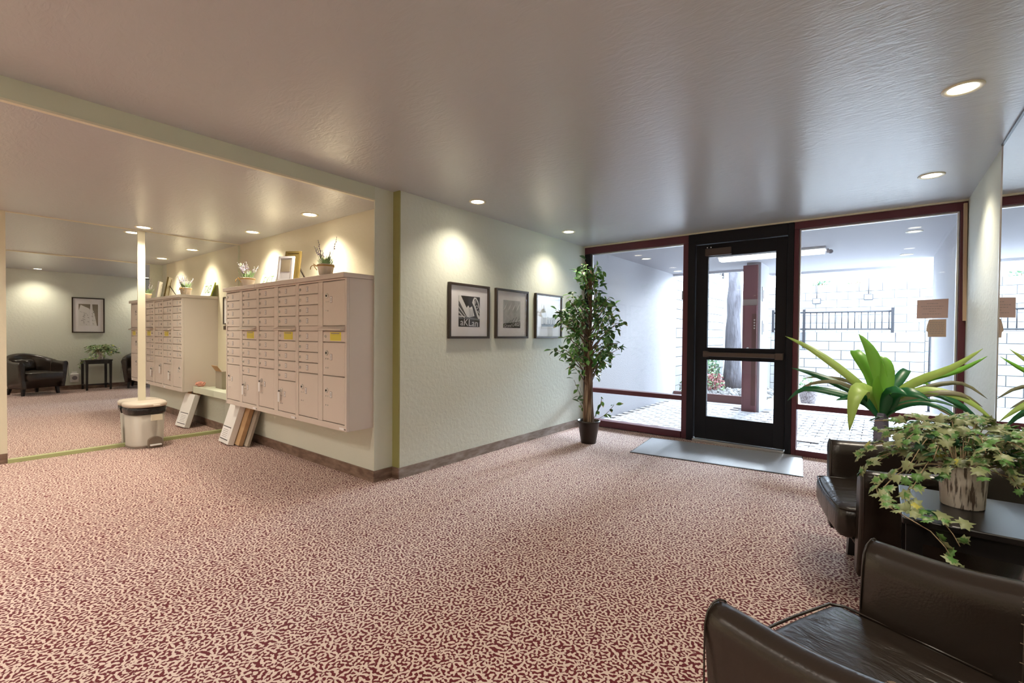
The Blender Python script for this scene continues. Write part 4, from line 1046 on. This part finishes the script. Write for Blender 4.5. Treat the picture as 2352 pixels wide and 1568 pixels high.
# block walls
def block_wall(name, origin, axis, ncol, nrow, bw=.40, bh=.20, th=.20, skip=None):
    """core mesh with one child per block; axis 'x' faces -y, axis 'y' faces +x"""
    L_ = ncol*bw
    if axis == 'x': core = struct(name, M['mortar'], origin[0], origin[0]+L_, origin[1]+.010, origin[1]+th, origin[2], origin[2]+nrow*bh)
    else: core = struct(name, M['mortar'], origin[0]-th, origin[0]-.010, origin[1], origin[1]+L_, origin[2], origin[2]+nrow*bh)
    g = .006
    def bmsh(l):
        b = B()
        if axis == 'x': bx(b, g, l-g, 0, .05, g, bh-g, .004, 1)
        else: bx(b, -.05, 0, g, l-g, g, bh-g, .004, 1)
        return to_mesh('block', b, M['block'])
    full, half = bmsh(bw), bmsh(bw/2)
    for r in range(nrow):
        x = 0; first = r % 2
        while x < L_-.01:
            me, l = (half, bw/2) if (first or L_-x < bw-.01) else (full, bw); first = 0
            o = link('block', me, core); d = random.uniform(-.004, .004)
            o.location = (origin[0]+x, origin[1]+d, origin[2]+r*bh) if axis == 'x' else (origin[0]+d, origin[1]+x, origin[2]+r*bh)
            x += l
    return core
block_wall('wall_terrace_lower', (-1.95, 12.0, -.012), 'x', 6, 7, .44, .192, .3)
block_wall('wall_terrace_step', (.69, 12.0, -.012), 'x', 3, 9, .44, .196, .3)
block_wall('wall_terrace_upper', (-2.6, 14.0, 1.20), 'x', 11, 7, .44, .19, .3)
block_wall('wall_neighbour', (-3.34, 9.36, -.012), 'y', 10, 14, .42, .20, .25)
struct('ground_terrace', M['concrete'], -2.6, 4, 12.301, 14.0, -.02, 1.19)
struct('ground_terrace_top', M['concrete'], -5, 6, 14.301, 22.0, 1.19, 2.50)
struct('wall_garden_end', M['block'], -3.8, -1.96, 14.2, 14.35, -.012, 2.35)
# railings
def railing(label, p0, p1, z0, z1, n, posts, post_dz=(.06, 0)):
    e = thing('metal_railing', label, 'railing'); p0, p1 = Vector(p0), Vector(p1)
    for z in (z0, z1): b = B(); tube(b, [(p0.x, p0.y, z), (p1.x, p1.y, z)], .020, 6); obj('rail', b, M['rail'], e)
    for k in range(n):
        p = p0.lerp(p1, (k+.5)/n); b = B(); tube(b, [(p.x, p.y, z0), (p.x, p.y, z1)], .011, 5); obj('baluster', b, M['rail'], e)
    for t, lo in posts:
        p = p0.lerp(p1, t); b = B(); bx(b, p.x-.025, p.x+.025, p.y-.025, p.y+.025, lo, z1+.07); obj('post', b, M['rail'], e)
railing('dark metal railing on the lower white block wall', (-1.90, 11.965, 0), (.20, 11.965, 0), 1.40, 1.76, 19, ((.285, .98), (1, 1.33), (0, 1.33)))
railing('balcony railing on top of the neighbouring wall', (-3.36, 10.5, 0), (-3.36, 13.5, 0), 2.83, 3.45, 30, ((0, 2.79), (.5, 2.79), (1, 2.79)))
# wall lights, white post, pole
for x, z, lb in ((-1.255, 2.13, 'small grey floodlight on the upper block wall, left of two'), (-.22, 2.19, 'small grey floodlight on the upper block wall, right of two')):
    e = thing('floodlight', lb, 'light', (x, 13.995, z))
    b = B(); bx(b, -.09, .09, -.10, 0, -.07, .07, .008); obj('housing', b, M['flood'], e)
    b = B(); bx(b, -.07, .07, -.106, -.1001, -.05, .05); obj('lens', b, M['white'], e)
    b = B(); tube(b, [(0, -.02, .07), (0, -.02, .45)], .010, 6); obj('conduit', b, M['flood'], e)
e = thing('white_post', 'square white post standing in the courtyard by the right jamb', 'post', (.86, 10.6, -.012))
b = B(); bx(b, -.13, .13, -.13, .13, 0, 1.42, .006); obj('shaft', b, M['postw'], e)
b = B(); bx(b, -.15, .15, -.15, .15, 1.421, 1.46, .006); obj('cap', b, M['postw'], e)
e = thing('metal_pole', 'thin dark metal pole standing before the white post', 'pole', (.665, 10.45, -.012))
b = B(); tube(b, [(0, 0, .0), (0, 0, 1.46)], .018, 8); obj('shaft', b, M['rail'], e)
b = B(); lathe(b, [(.045, 0), (.045, .012), (.02, .016)], seg=14); obj('base_plate', b, M['rail'], e)
# porch lamps
for x, y, lb in ((-2.90, 7.06, 'recessed porch light seen through the left window, nearer of two'), (-2.98, 8.75, 'recessed porch light at the outer end of the left porch wall'),
                 (.29, 6.98, 'recessed porch light seen through the right window, nearer of two'), (.29, 8.85, 'recessed porch light at the outer end by the right porch wall')):
    recessed(x, y, 2.44, lb, 0, porch=True)
e = thing('fluorescent_light', 'long white strip light under the porch ceiling', 'ceiling light', (-1.262, 7.55, 2.44))
b = B(); bx(b, -.68, .68, -.13, .13, -.03, 0, .004); obj('housing', b, M['white'], e)
b = B(); prof = [(-.115, -.031), (-.08, -.075), (.08, -.075), (.115, -.031)]
va = [b.verts.new((-.66, y, z)) for y, z in prof]; vb = [b.verts.new((.66, y, z)) for y, z in prof]
b.faces.new(va); b.faces.new(vb[::-1])
for k in range(4): b.faces.new((va[k], va[(k+1) % 4], vb[(k+1) % 4], vb[k]))
obj('diffuser', b, M['lensc'], e)
b = B(); bmesh.ops.create_uvsphere(b, u_segments=12, v_segments=8, radius=.03, matrix=Matrix.Translation((.73, 0, -.06))); bx(b, .685, .71, -.02, .02, -.075, -.02); obj('sensor', b, M['grey'], e)
# planting bed, tree, shrubs, planter
tag_b = struct('trim_bed_timber', M['timber'], -3.19, -1.79, 9.225, 9.30, -.012, .135)
struct('ground_bed', M['soil'], -3.19, -1.6, 9.301, 11.95, -.012, .05)
def stones():
    b = B(); rr = random.Random(8)
    for i in range(620):
        x, y = rr.uniform(-3.12, -1.66), 9.36+2.45*rr.random()**1.4; s = rr.uniform(.03, .075)
        r = bmesh.ops.create_icosphere(b, subdivisions=1, radius=s, matrix=Matrix.Translation((x, y, .055+s*.25)) @ Euler((rr.random(), rr.random(), rr.random()*6)).to_matrix().to_4x4() @ Matrix.Diagonal((1.3, .9, .55, 1)))
    o = obj('river_stones', b, M['stone'], None, True); o['kind'] = 'stuff'; tag(o, 'pale river stones covering the planting bed outside', 'stones')
stones()
e = thing('garden_tree', 'leaning grey tree trunk in the stony bed outside the door', 'tree', (-2.56, 11.1, .05))
b = B(); pts = []; rad_ = []
for i in range(15):
    t = i/14; pts.append((.02*math.sin(t*5)+.10*max(0, t-.35), .05*math.sin(t*4), 4.6*t)); rad_.append(.175*(1-.45*t)+(.05*(1-t*12) if t < .08 else 0)+.012*math.sin(i*2.3))
tube(b, pts, rad_, 16)
for v in b.verts: v.co += Vector((random.gauss(0, .008), random.gauss(0, .008), 0))
obj('trunk', b, M['trunk'], e)
for z, a in ((3.4, .5), (3.9, 2.5), (4.2, 4.2)):
    b = B(); tube(b, [(.08, 0, z), (.08+.5*math.cos(a), .5*math.sin(a), z+.6), (.08+.9*math.cos(a), .9*math.sin(a), z+1.3)], [.07, .05, .025], 8); obj('branch', b, M['trunk'], e)
def shrub(name, label, loc, r, h, n, mats, ls=.05, seed=1):
    rr = random.Random(seed); e = thing(name, label, 'shrub', loc); b = B(); s = B()
    for i in range(n):
        a = rr.uniform(0, 6.283); q = r*rr.random()**.5; z = h*rr.uniform(.2, 1)*(1-.35*(q/r)**2)
        p = Vector((q*math.cos(a), q*math.sin(a), z)); d = Vector((rr.gauss(0, 1), rr.gauss(0, 1), rr.gauss(.3, .6))).normalized(); t = d.orthogonal().normalized()*ls*.35
        f = b.faces.new([b.verts.new(v) for v in (p-d*ls*.5, p+t, p+d*ls*.5, p-t)]); f.material_index = rr.randrange(len(mats))
    for i in range(8):
        a = rr.uniform(0, 6.283); tube(s, [(0, 0, 0), (r*.3*math.cos(a), r*.3*math.sin(a), h*.4), (r*.6*math.cos(a), r*.6*math.sin(a), h*.8)], [.012, .008, .004], 5)
    obj('foliage', b, [M[m] for m in mats], e, kind='stuff'); obj('stems', s, M['twig'], e)
    return e
shrub('green_shrub', 'green shrub beside the tree trunk outside the door', (-2.98, 10.95, .05), .22, .75, 380, ['shrubg', 'sage'], .07, 1)
shrub('red_shrub', 'low reddish shrub in front of the tree trunk', (-2.72, 10.32, .05), .22, .42, 300, ['shrubr', 'sage', 'shrubr'], .06, 2)
shrub('grey_shrub', 'dry grey-green shrub at the end of the left porch wall', (-3.02, 9.55, .05), .16, .36, 180, ['sage', 'stone'], .05, 3)
e = thing('concrete_planter', 'pebbled concrete planter bowl with a flowering plant outside', 'planter', (-1.03, 10.25, -.012))
b = B(); lathe(b, [(.11, 0), (.12, .02), (.165, .225), (.170, .24), (.150, .24), (.145, .21)], seg=24, cap1=False); obj('bowl', b, M['agg'], e)
b = B(); lathe(b, [(.146, .211), (.02, .225)], seg=16); obj('soil', b, M['soil'], e)
b = B(); rr = random.Random(5)
for i in range(260):
    a = rr.uniform(0, 6.283); q = .17*rr.random()**.5; p = Vector((q*math.cos(a), q*math.sin(a), .23+.34*rr.random()*(1-.5*q/.17))); d = Vector((rr.gauss(0, 1), rr.gauss(0, 1), rr.gauss(.5, .6))).normalized(); t = d.orthogonal()*.016
    f = b.faces.new([b.verts.new(v) for v in (p-d*.03, p+t, p+d*.03, p-t)]); f.material_index = i % 2
obj('foliage', b, [M['sage'], M['sticker']], e, kind='stuff')
shrub('terrace_shrub', 'small shrub on the upper wall, left of the floodlights', (-1.20, 14.55, 2.50), .22, .22, 120, ['shrubg', 'sage'], .08, 6)
shrub('terrace_shrub', 'small shrub on the upper wall, between the floodlights', (-.55, 14.6, 2.50), .2, .18, 90, ['sage', 'shrubr'], .08, 7)
e = thing('far_house', 'pale house with a teal window far behind the terrace wall', 'building', (0, 17.0, 2.50))
b = B(); bx(b, -1.5, 2.2, 0, 3, -.0, 1.5); obj('wall', b, M['block'], e)
b = B(); bx(b, -.25, .42, -.04, -.001, .50, 1.02); fr = obj('window', b, M['white'], e)
b = B(); bx(b, -.22, .08, -.05, -.041, .53, .99); bx(b, .11, .39, -.05, -.041, .53, .99); obj('pane', b, M['teal'], fr)
b = B(); bx(b, -1.7, 2.4, -.3, 3.2, 1.5, 1.68); obj('roof', b, M['grey'], e)
